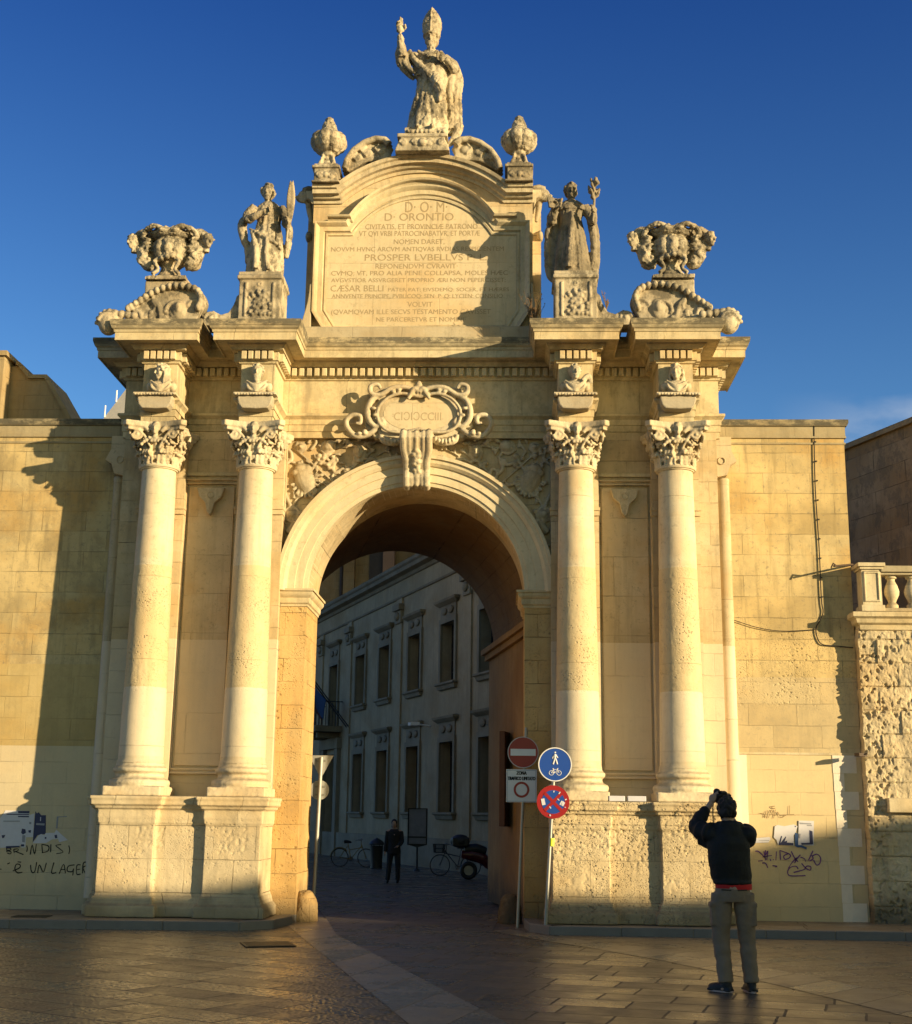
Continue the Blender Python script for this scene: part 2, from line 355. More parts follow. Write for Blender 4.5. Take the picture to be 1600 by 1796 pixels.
# framed panel in each side bay
for sx in (-1, 1):
    m = MB(); c = sx * 3.285; x0, x1, z0, z1 = c - .40, c + .40, 2.25, 6.72
    m.sweep([(x0, z0), (x1, z0), (x1, z1), (x0, z1)], [(0, -.33), (0, -.385), (.025, -.385), (.035, -.36), (.05, -.36), (.06, -.40), (.085, -.40), (.09, -.33)], lambda u, v, h: (u, h, v), side=1, closed=True)
    m.bx(c - .36, c + .36, -.365, -.3, 2.29, 6.68)
    m.build('panel_frame', M_PANEL, gate, bevel=.004)
    m = MB(); hz = 6.62   # little carved pendant with a ring
    m.prism([(c - .22, hz + .02), (c + .22, hz + .02), (c + .17, hz - .13), (c + .07, hz - .22), (c + .03, hz - .38), (c, hz - .42), (c - .05, hz - .36), (c - .08, hz - .22), (c - .18, hz - .12)], -.47, -.36)
    m.tube([(c + .05 * cos(t), -.475, hz - .1 + .05 * sin(t)) for t in [i * pi / 8 for i in range(16)]], .009, 6, closed=True)
    m.build('pendant_ornament', M_CARVE, gate, bevel=.012)
    # string band across the bay above the panel
    m = MB(); a, b = sorted((sx * 2.87, sx * 3.70)); m.bx(a, b, -.375, -.33, 6.86, 6.92)
    m.build('string_band', M_TRIM, gate, bevel=.006)
# quarter columns at the outer corners with their brackets
for sx in (-1, 1):
    m = MB(); cx = sx * 4.89
    m.lathe([(.115, .0), (.115, 2.), (.105, 6.55), (.11, 6.56), (.11, 6.6), (.10, 6.62)], (cx, .0, .3), 20)
    m.bx(min(sx * 4.76, sx * 5.02), max(sx * 4.76, sx * 5.02), -.20, .2, 7.3, 7.57)
    m.prism([(cx - sx * .22, 7.35), (cx + sx * .12, 7.33), (cx + sx * .2, 7.16), (cx + sx * .1, 7.1), (cx + sx * .04, 6.93), (cx - sx * .1, 6.9), (cx - sx * .22, 7.0)], -.24, -.06)
    m.tube([(cx - sx * .04 + .055 * cos(t), -.25, 7.16 + .055 * sin(t)) for t in [i * pi / 8 for i in range(16)]], .010, 6, closed=True)
    m.build('quarter_column', M_PANEL, gate, smooth=35)

# --- imposts
IMP = [(0, 4.76), (.02, 4.77), (.02, 4.80), (.045, 4.82), (.05, 4.86), (.05, 4.90), (.085, 4.93), (.10, 4.96), (.10, 5.0), (.125, 5.0), (.125, 5.035), (-.02, 5.035)]
for sx in (-1, 1):
    m = MB(); pth = [(sx * 2.119, YA), (sx * AR, YA), (sx * AR, .95)]
    if sx > 0: pth = pth[::-1]
    m.sweep(pth, IMP, lambda u, v, h: (u, v, h), side=1, caps=True)
    m.build('impost', M_TRIM, gate, smooth=30)
# --- archivolt
m = MB(); prof = [(AR, .3), (AR, YA - .02), (AR + .06, YA - .03), (AR + .065, YA - .05), (AR + .19, YA - .055), (AR + .195, YA - .08), (AR + .31, YA - .085), (AR + .315, YA - .11), (AR + .36, YA - .145), (AR + .42, YA - .155), (AR + .425, YA - .185), (AO, YA - .185), (AO, YW + .02)]
rows = []
for i in range(97):
    t = pi * i / 96; rows.append([(r * cos(t), y, AZ + r * sin(t)) for r, y in prof])
m.grid(rows, cap0=True, cap1=True)
m.build('archivolt', stone('limestone_arch', (.68, .59, .41), (.60, .50, .33), None, fine=.4, stain=.25, lichen=.3, seed=3), gate, smooth=28)
m = MB()
for i in range(1, 24):   # voussoir joints: thin incised shadow gaps read as slim dark mortar ribs
    t = pi * i / 24 + random.uniform(-.008, .008)
    c = Vector(((AR + .115) * cos(t), YA - .046, AZ + (AR + .115) * sin(t)))
    m.box((AR * cos(t) + .115 * cos(t), YA - .0485, AZ + (AR + .115) * sin(t)), (.22, .003, .005), R=Matrix.Rotation(-t, 3, 'Y'))
pass

# --- passage behind the arch (skewed to the left like the street)
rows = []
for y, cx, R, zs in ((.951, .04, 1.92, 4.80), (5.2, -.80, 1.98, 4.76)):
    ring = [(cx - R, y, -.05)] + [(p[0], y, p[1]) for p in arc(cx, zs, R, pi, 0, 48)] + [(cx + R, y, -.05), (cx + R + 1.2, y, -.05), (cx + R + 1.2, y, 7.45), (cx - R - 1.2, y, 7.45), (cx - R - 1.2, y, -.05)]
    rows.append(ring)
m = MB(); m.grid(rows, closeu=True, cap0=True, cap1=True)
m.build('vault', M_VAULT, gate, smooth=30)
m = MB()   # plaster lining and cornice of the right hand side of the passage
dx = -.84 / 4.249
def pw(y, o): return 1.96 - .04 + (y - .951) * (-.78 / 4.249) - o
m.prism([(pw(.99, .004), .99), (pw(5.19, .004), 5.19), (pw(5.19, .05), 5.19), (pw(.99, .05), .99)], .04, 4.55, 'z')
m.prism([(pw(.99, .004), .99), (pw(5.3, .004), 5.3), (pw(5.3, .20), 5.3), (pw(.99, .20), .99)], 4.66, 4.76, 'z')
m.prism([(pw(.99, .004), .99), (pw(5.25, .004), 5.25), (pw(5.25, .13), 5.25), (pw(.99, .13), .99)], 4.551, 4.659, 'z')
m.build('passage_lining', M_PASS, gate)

# --- pedestals
PEDB = [(0, .13), (.10, .13), (.10, .26), (.085, .28), (.05, .30), (.045, .34), (.02, .40), (0, .44)]
PEDT = [(0, 1.42), (.02, 1.44), (.025, 1.50), (.035, 1.56), (.02, 1.60), (.04, 1.64), (.10, 1.69), (.115, 1.70), (.115, 1.77), (.13, 1.78), (.13, ZP - .005), (-.1, ZP)]
for sx in (-1, 1):
    pts = [(4.62, .3), (4.62, -.9), (4.47, -.9), (4.47, -1.25), (3.66, -1.25), (3.66, -1.13), (2.92, -1.13), (2.92, -1.25), (2.10, -1.25), (2.10, -.281)]
    pth = [(sx * x, y) for x, y in pts]
    if sx > 0: pth = pth[::-1]
    body = MB(); poly = [(x, y) for x, y in pth]
    body.prism(poly, .1, 1.80, 'z')
    tr = MB(); tr.sweep(pth, PEDB, lambda u, v, h: (u, v, h), side=1); tr.sweep(pth, PEDT, lambda u, v, h: (u, v, h), side=1)
    mat = M_PEDR if sx > 0 else M_PED
    # raised, chipped courses: eroded by displacement into one worn block
    al = MB(); al.v = body.v + tr.v; al.f = body.f + [tuple(len(body.v) + i for i in f) for f in tr.f]
    if sx > 0:
        carve_body = MB(); carve_body.prism(poly, .1, 1.80, 'z')
        for pf in (PEDB, PEDT):
            zz = [h for o, h in pf]
            for (o0, h0), (o1, h1) in zip(pf[:-1], pf[1:]):
                if h1 - h0 > .004 and max(o0, o1) > 0:
                    P2 = [Vector(p) for p in pth]; off = []
                    o = (o0 + o1) / 2
                    nr = []
                    for i in range(len(P2) - 1):
                        d = (P2[i + 1] - P2[i]).normalized(); nr.append(Vector((d.y, -d.x)))
                    for i in range(len(P2)):
                        a = nr[max(0, i - 1)]; b = nr[min(len(nr) - 1, i)]; mm = (a + b) / max(.2, 1 + a.dot(b)); off.append((P2[i].x + o * mm.x, P2[i].y + o * mm.y))
                    carve_body.prism(off, h0 - .004, h1 + .004, 'z')
        carve(carve_body, 'pedestal', mat, gate, .013, 1, rough=.004, rscale=7, pit=.014, pscale=15, mask=lambda p: max(0, min(1, (p.z - .45) / .3)) * max(0, min(1, .55 + 1.6 * noise.noise(Vector((p.x * 1.7, p.y, p.z * 1.9))))))
    else:
        cb = MB(); cb.prism(poly, .1, 1.80, 'z')
        for pf in (PEDB, PEDT):
            for (o0, h0), (o1, h1) in zip(pf[:-1], pf[1:]):
                if h1 - h0 > .004 and max(o0, o1) > 0:
                    P2 = [Vector(p) for p in pth]; off = []; o = (o0 + o1) / 2; nr = []
                    for i in range(len(P2) - 1):
                        d = (P2[i + 1] - P2[i]).normalized(); nr.append(Vector((d.y, -d.x)))
                    for i in range(len(P2)):
                        a = nr[max(0, i - 1)]; b = nr[min(len(nr) - 1, i)]; mm = (a + b) / max(.2, 1 + a.dot(b)); off.append((P2[i].x + o * mm.x, P2[i].y + o * mm.y))
                    cb.prism(off, h0 - .004, h1 + .004, 'z')
        carve(cb, 'pedestal', mat, gate, .016, 1, rough=.004, rscale=8, pit=.012, pscale=20, mask=lambda p: .9 if (1.0 < p.z < 1.38 and noise.noise(Vector((round(p.x * 2.4) * 1.7, 0, 5))) > .1) else 0)

# --- columns: shaft (part) > base, capital (sub-parts)
def shaft_mesh(seed):
    rows = []; nz_, nt = 260, 110
    for i in range(nz_ + 1):
        z = ZS + (ZA - ZS) * i / nz_; t = i / nz_; a_ = 0; r = .335 - .062 * t - .012 * t * t
        if z < ZS + .05: r += .02 * (1 - (z - ZS) / .05)
        k = max(0, min(1, (5.35 - z) / .15)) * max(0, min(1, (z - 3.35) / .1)) * (1 if seed in (0, 3) else .7) * max(0, min(1, .5 + 1.5 * noise.noise(Vector((a_ * 0, z * 1.5, seed)))))
        row = []
        for j in range(nt):
            a = 2 * pi * j / nt; p = Vector((cos(a) * 2.2, sin(a) * 2.2, z * 5 + seed * 10)); d = .0025 * noise.noise(p)
            if k: q = noise.noise(p * 2.6) + .6 * noise.noise(p * 6); d -= k * (.007 * max(0, q - .02) + .007 * max(0, noise.noise(p * 9) - .1))
            for s_, zz in ((0, 3.42), (0, 5.3), (2, 5.95)):
                if abs(z - zz - .06 * s_) < .016: d -= .004
            row.append(((r + d) * cos(a), (r + d) * sin(a), z))
        rows.append(row)
    m = MB(); m.grid(rows, closeu=True, cap0=True, cap1=True)
    m.lathe([(.265, ZA - .075), (.285, ZA - .07), (.29, ZA - .055), (.31, ZA - .05), (.32, ZA - .025), (.31, ZA), (.28, ZA + .005)], n=48)
    return m
def scroll(mb, c, R, r0, turns, ax, sgn=1, rt=.03, n=26, flat_=1.):
    """spiral tube; ax = matrix whose x,z span the scroll plane"""
    pts = []; rad = []
    for i in range(n + 1):
        t = i / n; a = sgn * turns * 2 * pi * t; rr = R * (1 - t) ** .8 + r0 * t
        pts.append(Vector(c) + ax @ Vector((rr * cos(a), 0, rr * sin(a)))); rad.append(rt * (1 - .45 * t))
    mb.tube(pts, rad, 8, flatten=flat_); mb.ell(c, (r0 * 1.6, r0 * 1.6, r0 * 1.6))
def leafy(mb, base, up, outv, h, wd, curl=.5):
    """acanthus leaf: rib of blobs that rises then curls outward"""
    side = up.cross(outv).normalized(); n = 7
    for i in range(n + 1):
        t = i / n; p = base + up * (h * sin(t * pi * .62) / sin(pi * .62 * .85)) + outv * (wd * curl * (t ** 2.2) * 2.0)
        if t > .8: p -= up * (t - .8) * h * .55
        ww = wd * (1 - .35 * t) * .5
        mb.ell(p, .035 * (1.25 - .4 * t))
        for q in (-1, 1):
            mb.ell(p + side * q * ww * .55, (.022, .022, .03)); mb.ell(p + side * q * ww + outv * .012, (.020, .020, .028))
def head(mb, M, h=.3, hair='short', beard=False, mitre=False):
    S = mb.M.copy(); mb.M = S @ M @ Matrix.Scale(h, 4)
    mb.ell((0, .03, .60), (.33, .40, .38)); mb.ell((0, -.08, .34), (.25, .27, .30)); mb.ell((0, -.22, .12), (.13, .12, .10))
    mb.tube([(0, -.36, .60), (0, -.42, .47), (0, -.455, .385), (0, -.38, .36)], [.04, .05, .065, .03], 8)
    mb.tube([(-.24, -.24, .60), (-.12, -.335, .635), (0, -.35, .60), (.12, -.335, .635), (.24, -.24, .60)], [.03, .04, .035, .04, .03], 8)
    for q in (-1, 1):
        mb.ell((q * .125, -.275, .53), (.055, .05, .035)); mb.ell((q * .17, -.2, .38), (.10, .11, .11)); mb.ell((q * .31, .04, .50), (.05, .09, .13))
    mb.ell((0, -.335, .265), (.11, .045, .028)); mb.ell((0, -.325, .215), (.09, .045, .03))
    mb.tube([(0, .08, .4), (0, .06, 0), (0, .05, -.25)], [.2, .19, .24], 12)
    rnd = random.Random(int(h * 1000))
    if hair in ('short', 'curly', 'long'):
        for i in range(46):
            a = rnd.uniform(0, 2 * pi); e = rnd.uniform(-.1, 1.45)
            x, y, z = cos(a) * cos(e), sin(a) * cos(e), sin(e)
            if y < -.45 and z < .68: continue
            mb.ell((.36 * x, .03 + .43 * y, .58 + .42 * z), (.09, .09, .08) if hair != 'short' else (.07, .08, .06))
        mb.ell((0, .13, .55), (.37, .36, .36))
    if hair == 'long':
        for q in (-1, 1):
            for k in range(5): mb.tube([(q * (.30 + .02 * k), .05 + .06 * k, .6), (q * (.40 - .01 * k), .05 + .07 * k, .3), (q * (.30 + .04 * k), .02 + .08 * k, 0), (q * (.36 + .02 * k), .0 + .08 * k, -.25)], [.07, .08, .07, .04], 8)
    if beard:
        mb.ell((0, -.24, .1), (.22, .17, .22)); mb.ell((0, -.28, -.05), (.14, .12, .18))
        for i in range(12): mb.ell((rnd.uniform(-.2, .2), -.33 + rnd.uniform(0, .1), rnd.uniform(-.1, .2)), (.05, .05, .08))
        for q in (-1, 1): mb.tube([(q * .02, -.38, .31), (q * .13, -.34, .27), (q * .2, -.27, .18)], [.03, .04, .02], 6)
    if mitre:
        for i in range(14):
            t = i / 13; z = .72 + 1.55 * t; rx = (.40 + .17 * sin(t * pi * .8)) * (1 - t ** 3.2) + .02; ry = (.42 + .02 * t) * (1 - t ** 2.5) + .06
            mb.ell((0, .05 + .02 * t, z), (rx, ry, .13))
        mb.tube([(.41 * cos(a), .03 + .44 * sin(a), .74) for a in [i * pi / 12 for i in range(24)]], .05, 8, closed=True)
        mb.tube([(0, -.42, .78), (0, -.42, 1.3), (0, -.30, 1.9), (0, -.06, 2.26)], .035, 6)
    mb.M = S
def capital_mb():
    m = MB(); Z = ZA
    m.lathe([(.24, Z - .01), (.27, Z + .05), (.275, Z + .25), (.30, Z + .42), (.36, Z + .50)], n=32)
    for k in range(8):
        a = 2 * pi * k / 8 + pi / 8; o = Vector((cos(a), sin(a), 0)); leafy(m, o * .285 + Vector((0, 0, Z)), Vector((0, 0, 1)), o, .20, .16, .22)
        a += pi / 8; o = Vector((cos(a), sin(a), 0)); leafy(m, o * .275 + Vector((0, 0, Z + .10)), Vector((0, 0, 1)), o, .28, .17, .30)
    rnd = random.Random(3)
    for k in range(60):
        a = rnd.uniform(0, 2 * pi); z = rnd.uniform(.05, .42); r = .30 + .1 * z / .4; m.ell((r * cos(a), r * sin(a), Z + z), rnd.uniform(.016, .032))
    # concave abacus
    pl = []
    for k in range(4):
        a = pi / 4 + k * pi / 2; c0 = Vector((cos(a), sin(a))) * .66; t = Vector((-sin(a), cos(a)))
        pl += [c0 - t * .05, c0 + t * .05]
        a2 = a + pi / 2; c1 = Vector((cos(a2), sin(a2))) * .66; t2 = Vector((-sin(a2), cos(a2)))
        s0, s1 = c0 + t * .05, c1 - t2 * .05; nrm = -(s0 + s1).normalized()
        for i in range(1, 8): u = i / 8; pl.append(s0.lerp(s1, u) + nrm * .13 * sin(pi * u))
    m.prism([tuple(p) for p in pl], Z + .56, ZE + .01, 'z'); m.prism([tuple(p * .93) for p in pl], Z + .50, Z + .58, 'z')
    for k in range(4):   # corner volutes and face ornaments
        a = pi / 4 + k * pi / 2; o = Vector((cos(a), sin(a), 0))
        for q in (-1, 1):
            b = a + q * pi / 4 * .22; ax = Matrix.Rotation(a + q * (pi / 4 - .15), 3, 'Z')
            tn = Vector((-sin(a), cos(a), 0)) * -q
            scroll(m, o * .47 + tn * .075 + Vector((0, 0, Z + .44)), .085, .02, 1.6, ax, q if k < 9 else 1, .026)
            m.tube([o * .28 + tn * .2 + Vector((0, 0, Z + .22)), o * .38 + tn * .14 + Vector((0, 0, Z + .42)), o * .47 + tn * .08 + Vector((0, 0, Z + .52))], [.02, .025, .025], 8)
        a = k * pi / 2 - pi / 2; o = Vector((cos(a), sin(a), 0)); R = Matrix.Rotation(a + pi / 2, 4, 'Z')
        head(m, Matrix.Translation(o * .37 + Vector((0, 0, Z + .43))) @ R, .21, 'curly')
        for q in (-1, 1):
            tn = Vector((-sin(a), cos(a), 0)) * q
            m.tube([o * .37 + tn * .09 + Vector((0, 0, Z + .48)), o * .37 + tn * .17 + Vector((0, 0, Z + .56)), o * .36 + tn * .27 + Vector((0, 0, Z + .54))], [.035, .04, .015], 8)
            for i in range(5): m.ell(o * .36 + tn * (.05 + .04 * i) + Vector((0, 0, Z + .38 - .012 * i * i * .5)), .03)
    return m
cap_src = carve(capital_mb(), 'capital', M_CARVE, None, .0125, 1, rough=.003, rscale=20)
base_mb = MB()
base_mb.bx(-.43, .43, -.43, .43, ZP + .001, ZP + .135)
base_mb.lathe([(.40, .135), (.435, .15), (.45, .19), (.435, .235), (.40, .25), (.375, .26), (.355, .285), (.35, .31), (.36, .335), (.385, .345), (.40, .37), (.395, .405), (.37, .425), (.355, .43), (.35, ZS - ZP + .01)], (0, 0, ZP), 56)
base_me = carve(base_mb, 'base', M_COL, None, .014, 1, rough=.005, rscale=12)
for i, x in enumerate((-XO, -XI, XI, XO)):
    sh = shaft_mesh(i).build('column', M_COL, gate, smooth=40, loc=(x, YC, 0))
    b = base_me if i == 0 else base_me.copy(); c = cap_src if i == 0 else cap_src.copy()
    for o in (b, c):
        if i: col.objects.link(o)
        o.parent = sh

# --- entablature
YF, YR = -.25, -1.08
half = [(4.83, 1.15), (4.83, YF), (4.31, YF), (4.31, YR), (3.78, YR), (3.78, YF), (2.76, YF), (2.76, YR), (2.23, YR), (2.23, YF)]
EP = [(-x, y) for x, y in half] + [(x, y) for x, y in half[::-1]]
EPROF = [(-.1, 7.53), (0, 7.53), (0, 7.63), (.015, 7.635), (.015, 7.74), (.03, 7.745), (.03, 7.83), (.06, 7.86), (.085, 7.88), (.085, 7.92), (.01, 7.935), (0, 7.95), (0, 8.49), (.03, 8.50), (.04, 8.53), (.065, 8.54), (.065, 8.69), (.14, 8.695), (.16, 8.73), (.19, 8.755), (.20, 8.78), (.36, 8.785), (.365, 8.765), (.385, 8.765), (.385, 8.885), (.40, 8.89), (.405, 8.93), (.43, 8.95), (.45, 9.0), (.46, 9.03), (.46, 9.085), (-.15, 9.13)]
m = MB(); m.sweep(EP, EPROF, lambda u, v, h: (u, v, h), side=1, caps=False)
for sx in (-1, 1):   # cores of the four projecting blocks
    for x0, x1 in ((2.235, 2.755), (3.785, 4.305)):
        a, b = sorted((sx * x0, sx * x1)); m.bx(a, b, YR + .005, YF + .05, 7.54, 9.10)
m.build('entablature', M_CORN, gate, smooth=28)
DL = []   # dentils follow every face of the broken cornice
for (x0, y0), (x1, y1) in zip(EP[:-1], EP[1:]):
    a, b = Vector((x0, y0)), Vector((x1, y1)); L = (b - a).length; d = (b - a) / L; n = Vector((d.y, -d.x)); k = max(1, round((L + .1) / .125))
    if y0 > 1 or y1 > 1: 
        if abs(x0) > 4.8 and False: continue
    for i in range(k):
        p = a + d * (L * (i + .5) / k) + n * .095; miss = noise.noise(Vector((p.x * 3, p.y * 3, 1))) > .62
        if not miss: DL.append((p.x, p.y, atan2(d.y, d.x)))
DL.sort(key=lambda q: (q[1] > .05, abs(q[0]))); m = MB(); m.box((0, 0, 0), (.078, .07, .135)); d0 = m.build('dentil', M_TRIM, gate)
bmx = bmesh.new(); bmx.from_mesh(d0.data); bmesh.ops.bevel(bmx, geom=bmx.edges[:], offset=.006, segments=1, affect='EDGES'); bmx.to_mesh(d0.data); bmx.free()
for i, (x, y, a) in enumerate(DL[:100]):
    o = d0 if i == 0 else d0.copy()
    if i: col.objects.link(o); o.parent = gate
    o.location = (x, y, 8.613); o.rotation_euler = (0, 0, a)
m = MB()
for x, y, a in DL[100:]: m.box((x, y, 8.613), (.078, .07, .135), rz=a)
tag(m.build('dentil_row', M_TRIM, gate, bevel=.006), kind='stuff')
# tablets under the busts, with their small shelves
for x in (-XO - .01, -XI + .02, XI - .02, XO + .01):
    m = MB(); z0, z1 = 7.70, 7.925
    ov = [(x - .27, z1), (x - .275, z0 + .16), (x - .25, z0 + .07), (x - .2, z0 + .01), (x, z0), (x + .2, z0 + .01), (x + .25, z0 + .07), (x + .275, z0 + .16), (x + .27, z1)]
    m.prism(ov, -1.30, -1.0); m.build('name_tablet', stone('tablet_grey', (.50, .44, .33), (.42, .37, .28), None, fine=1., lichen=.7, stain=.3), gate, bevel=.018)
    m = MB(); m.bx(x - .33, x + .33, -1.34, -1.0, 7.926, 7.955)
    for k in range(14): m.ell((x - .3 + .6 * k / 13, -1.33, 7.92 + .012 * random.random()), (.035, .03, .02))
    m.build('bust_shelf', M_CARVE, gate)

# --- attic
ZB, XA, YT = 9.10, 1.84, -.30
m = MB()
m.bx(-XA, XA, YT + .004, .70, ZB, 11.60)
up = arc(0, 9.86 + .17, 1.93, pi - math.acos(1.40 / 1.93) * 1., math.acos(1.40 / 1.93), 30)
m.prism([(-1.84, 11.55), (-1.84, 11.80)] + [(-1.40, 11.80)] + [(1.40 * -cos(pi * i / 30), 11.80 + .62 * sin(pi * i / 30) ** .9) for i in range(31)] + [(1.40, 11.80), (1.84, 11.80), (1.84, 11.55)], YT + .0065, .60)
for sx in (-1, 1):   # recessed side wings with scrolled feet
    a, b = sorted((sx * 1.80, sx * 1.99)); m.bx(a, b, .12, .72, ZB, 11.62)
m.build('attic_wall', M_WALL, gate)
m = MB(); m.bx(-1.90, 1.90, -.52, .2, 9.08, 9.33); m.bx(-1.86, 1.86, -.47, .2, 9.33, 9.36)
for sx in (-1, 1):
    pl = [(sx * 1.80, 9.32), (sx * 1.96, 9.32)] + [(sx * (1.98 - .14 * sin(pi * .5 * t)), 9.36 + .75 * t) for t in [i / 10 for i in range(11)]] + [(sx * 1.80, 10.15)]
    m.prism(pl, -.42, .1)
    m.lathe([(.0, -.26), (.09, -.26), (.11, -.2), (.09, -.1), (.11, 0), (.09, .1), (.0, .12)], (0, 0, 0), 16) if False else None
m.build('attic_plinth', stone('plinth_weathered', (.55, .48, .34), (.42, .36, .25), (.8, 1.), .6, .2, fine=.6, stain=.6, lichen=.95, seed=11), gate, bevel=.012)
# arched crowning cornice
def arched(hw, x1, zf, rise, n=28):
    R = (hw * hw + rise * rise) / (2 * rise); cz = zf + rise - R; a = math.asin(hw / R)
    return [(-x1, zf)] + [(R * sin(-a + 2 * a * i / n), cz + R * cos(-a + 2 * a * i / n)) for i in range(n + 1)] + [(x1, zf)]
CP = arched(1.36, 1.84, 11.60, .56)
CPROF = [(0, YT + .02), (0, YT - .03), (.05, YT - .04), (.06, YT - .10), (.10, YT - .13), (.105, YT - .20), (.17, YT - .21), (.185, YT - .25), (.235, YT - .27), (.24, YT + .2)]
m = MB(); m.sweep(CP, CPROF, lambda u, v, h: (u, h, v), side=-1)
for sx in (-1, 1):   # cornice returns along the sides
    pth = [(sx * 1.84, YT - .02), (sx * 1.84, .62)] if sx > 0 else [(sx * 1.84, .62), (sx * 1.84, YT - .02)]
    m.sweep(pth, [(0, 11.60), (.03, 11.61), (.06, 11.68), (.12, 11.71), (.13, 11.80), (.14, 11.838), (-.1, 11.84)], lambda u, v, h: (u, v, h), side=1)
# filling above cornice line behind the arch
m.prism([(p[0], p[1] + .2) for p in CP[1:-1]] + [(1.3, 11.6), (-1.3, 11.6)], YT + .1, .45)
m.build('crowning_cornice', stone('limestone_crown', (.66, .58, .41), (.56, .47, .32), (1.15, 9), .5, .12, fine=.5, stain=.5, crust=.35, lichen=.95, seed=12), gate, smooth=30)
# panel frame with its own arched head and clipped lower corners
fr = arched(1.16, 1.575, 11.02, .66)
FP = fr + [(1.575, 9.70), (1.41, 9.43), (-1.41, 9.43), (-1.575, 9.70)]
FPROF = [(0, YT + .01), (0, YT - .035), (.03, YT - .045), (.055, YT - .03), (.07, YT - .06), (.14, YT - .07), (.16, YT - .10), (.19, YT - .13), (.215, YT - .135), (.22, YT + .01)]
m = MB(); m.sweep(FP, FPROF, lambda u, v, h: (u, h, v), side=-1, closed=True)
hd = arched(1.16, 1.575, 11.02, .66)
m.sweep([(p[0], p[1] + .215) for p in hd], [(0, YT + .01), (0, YT - .10), (.04, YT - .13), (.055, YT - .19), (.085, YT - .21), (.09, YT + .01)], lambda u, v, h: (u, h, v), side=-1)
m.build('inscription_frame', M_TRIM, gate, smooth=30)
m = MB(); m.prism([(p[0] * .999, p[1]) for p in FP], YT - .012, YT + .02)
panel = m.build('inscription_panel', M_INSC, gate)
def letters(name, lines, mat, parent, thick=.004, font_shear=0):
    """lines: (text, x, y, z, cap height, width) -> one flat mesh of lettering facing -y"""
    mb = MB()
    for txt, x, y, z, h, wd in lines:
        cu = bpy.data.curves.new('t', 'FONT'); cu.body = txt; cu.size = h / .70; cu.align_x = 'CENTER'; cu.extrude = 0; cu.resolution_u = 3
        o = bpy.data.objects.new('t', cu); col.objects.link(o); bpy.context.view_layer.update()
        me = bpy.data.meshes.new_from_object(o.evaluated_get(bpy.context.evaluated_depsgraph_get()))
        xs = [v.co.x for v in me.vertices]; w0 = max(xs) - min(xs); cx = (max(xs) + min(xs)) / 2; k = wd / w0 if wd else 1
        mb.add([(x + (v.co.x - cx) * k, y, z + v.co.y) for v in me.vertices], [tuple(p.vertices) for p in me.polygons])
        bpy.data.objects.remove(o); bpy.data.curves.remove(cu); bpy.data.meshes.remove(me)
    return mb.build(name, mat, parent, fix=False)
INS = [("D· O· M·", 353, 372, 711, 785), ("D· ORONTIO", 373, 387, 675, 796), ("CIVITATIS, ET PROVINCIÆ PATRONO", 392, 402, 641, 838), ("VT QVI VRBI PATROCINABATVR, ET PORTÆ", 404, 414, 630, 842),
       ("NOMEN DARET,", 419, 428, 691, 780), ("NOVVM HVNC ARCVM ANTIQVAS RVDIAS RESPICIENTEM", 432, 441, 581, 884), ("PROSPER LVBELLVS P· L.", 445, 457, 640, 854), ("REPONENDVM CVRAVIT·", 462, 471, 659, 803),
       ("CVMQ: VT, PRO ALIA PENE COLLAPSA, MOLES HÆC", 474, 483, 581, 891), ("AVGVSTIOR ASSVRGERET PROPRIO ÆRI NON PEPERCISSET:", 487, 495, 581, 887), ("CÆSAR BELLI", 500, 511, 580, 673), ("PATER PAT; EIVSDEMQ: SOCER, ET HÆRES", 504, 511, 681, 893),
       ("ANNVENTE PRINCIPE, PVBLICOQ: SEN· P· Q: LYCIEN: CONSILIO", 515, 523, 582, 882), ("VOLVIT", 529, 538, 715, 759), ("(QVAMQVAM ILLE SECVS TESTAMENTO CAVISSET", 542, 551, 581, 861), ("NE PARCERETVR ET NOMINI·", 556, 564, 660, 817)]
L = []
for t, y0, y1, x0, x1 in INS:
    a, b = at(x0, y1, YT - .014), at(x1, y0, YT - .014); L.append((t, (a.x + b.x) / 2, YT - .0145, a.z, b.z - a.z, b.x - a.x))
tag(letters('inscription', L, flat('cut_letter_shade', (.35, .27, .155), .9), panel), 'sixteen lines of cut roman capitals beginning D O M')
# volute ears at the top corners
for sx in (-1, 1):
    m = MB()
    ax = Matrix.Rotation(0, 3, 'Z')
    scroll(m, (sx * 2.04, -.2, 11.80), .10, .03, 1.5, Matrix.Diagonal((sx, 1, 1)), -1, .045)
    m.tube([(sx * 1.85, -.2, 11.92), (sx * 1.95, -.2, 11.93), (sx * 2.05, -.2, 11.90)], [.05, .06, .05], 8)
    m.tube([(sx * 1.96, -.15, 11.72), (sx * 1.93, -.1, 11.5), (sx * 1.90, -.1, 11.35)], [.06, .05, .03], 8)
    m.ell((sx * 1.97, .15, 11.2), (.06, .15, .10))
    carve(m, 'volute_ear', M_STAT, gate, .018, 1, rough=.004)
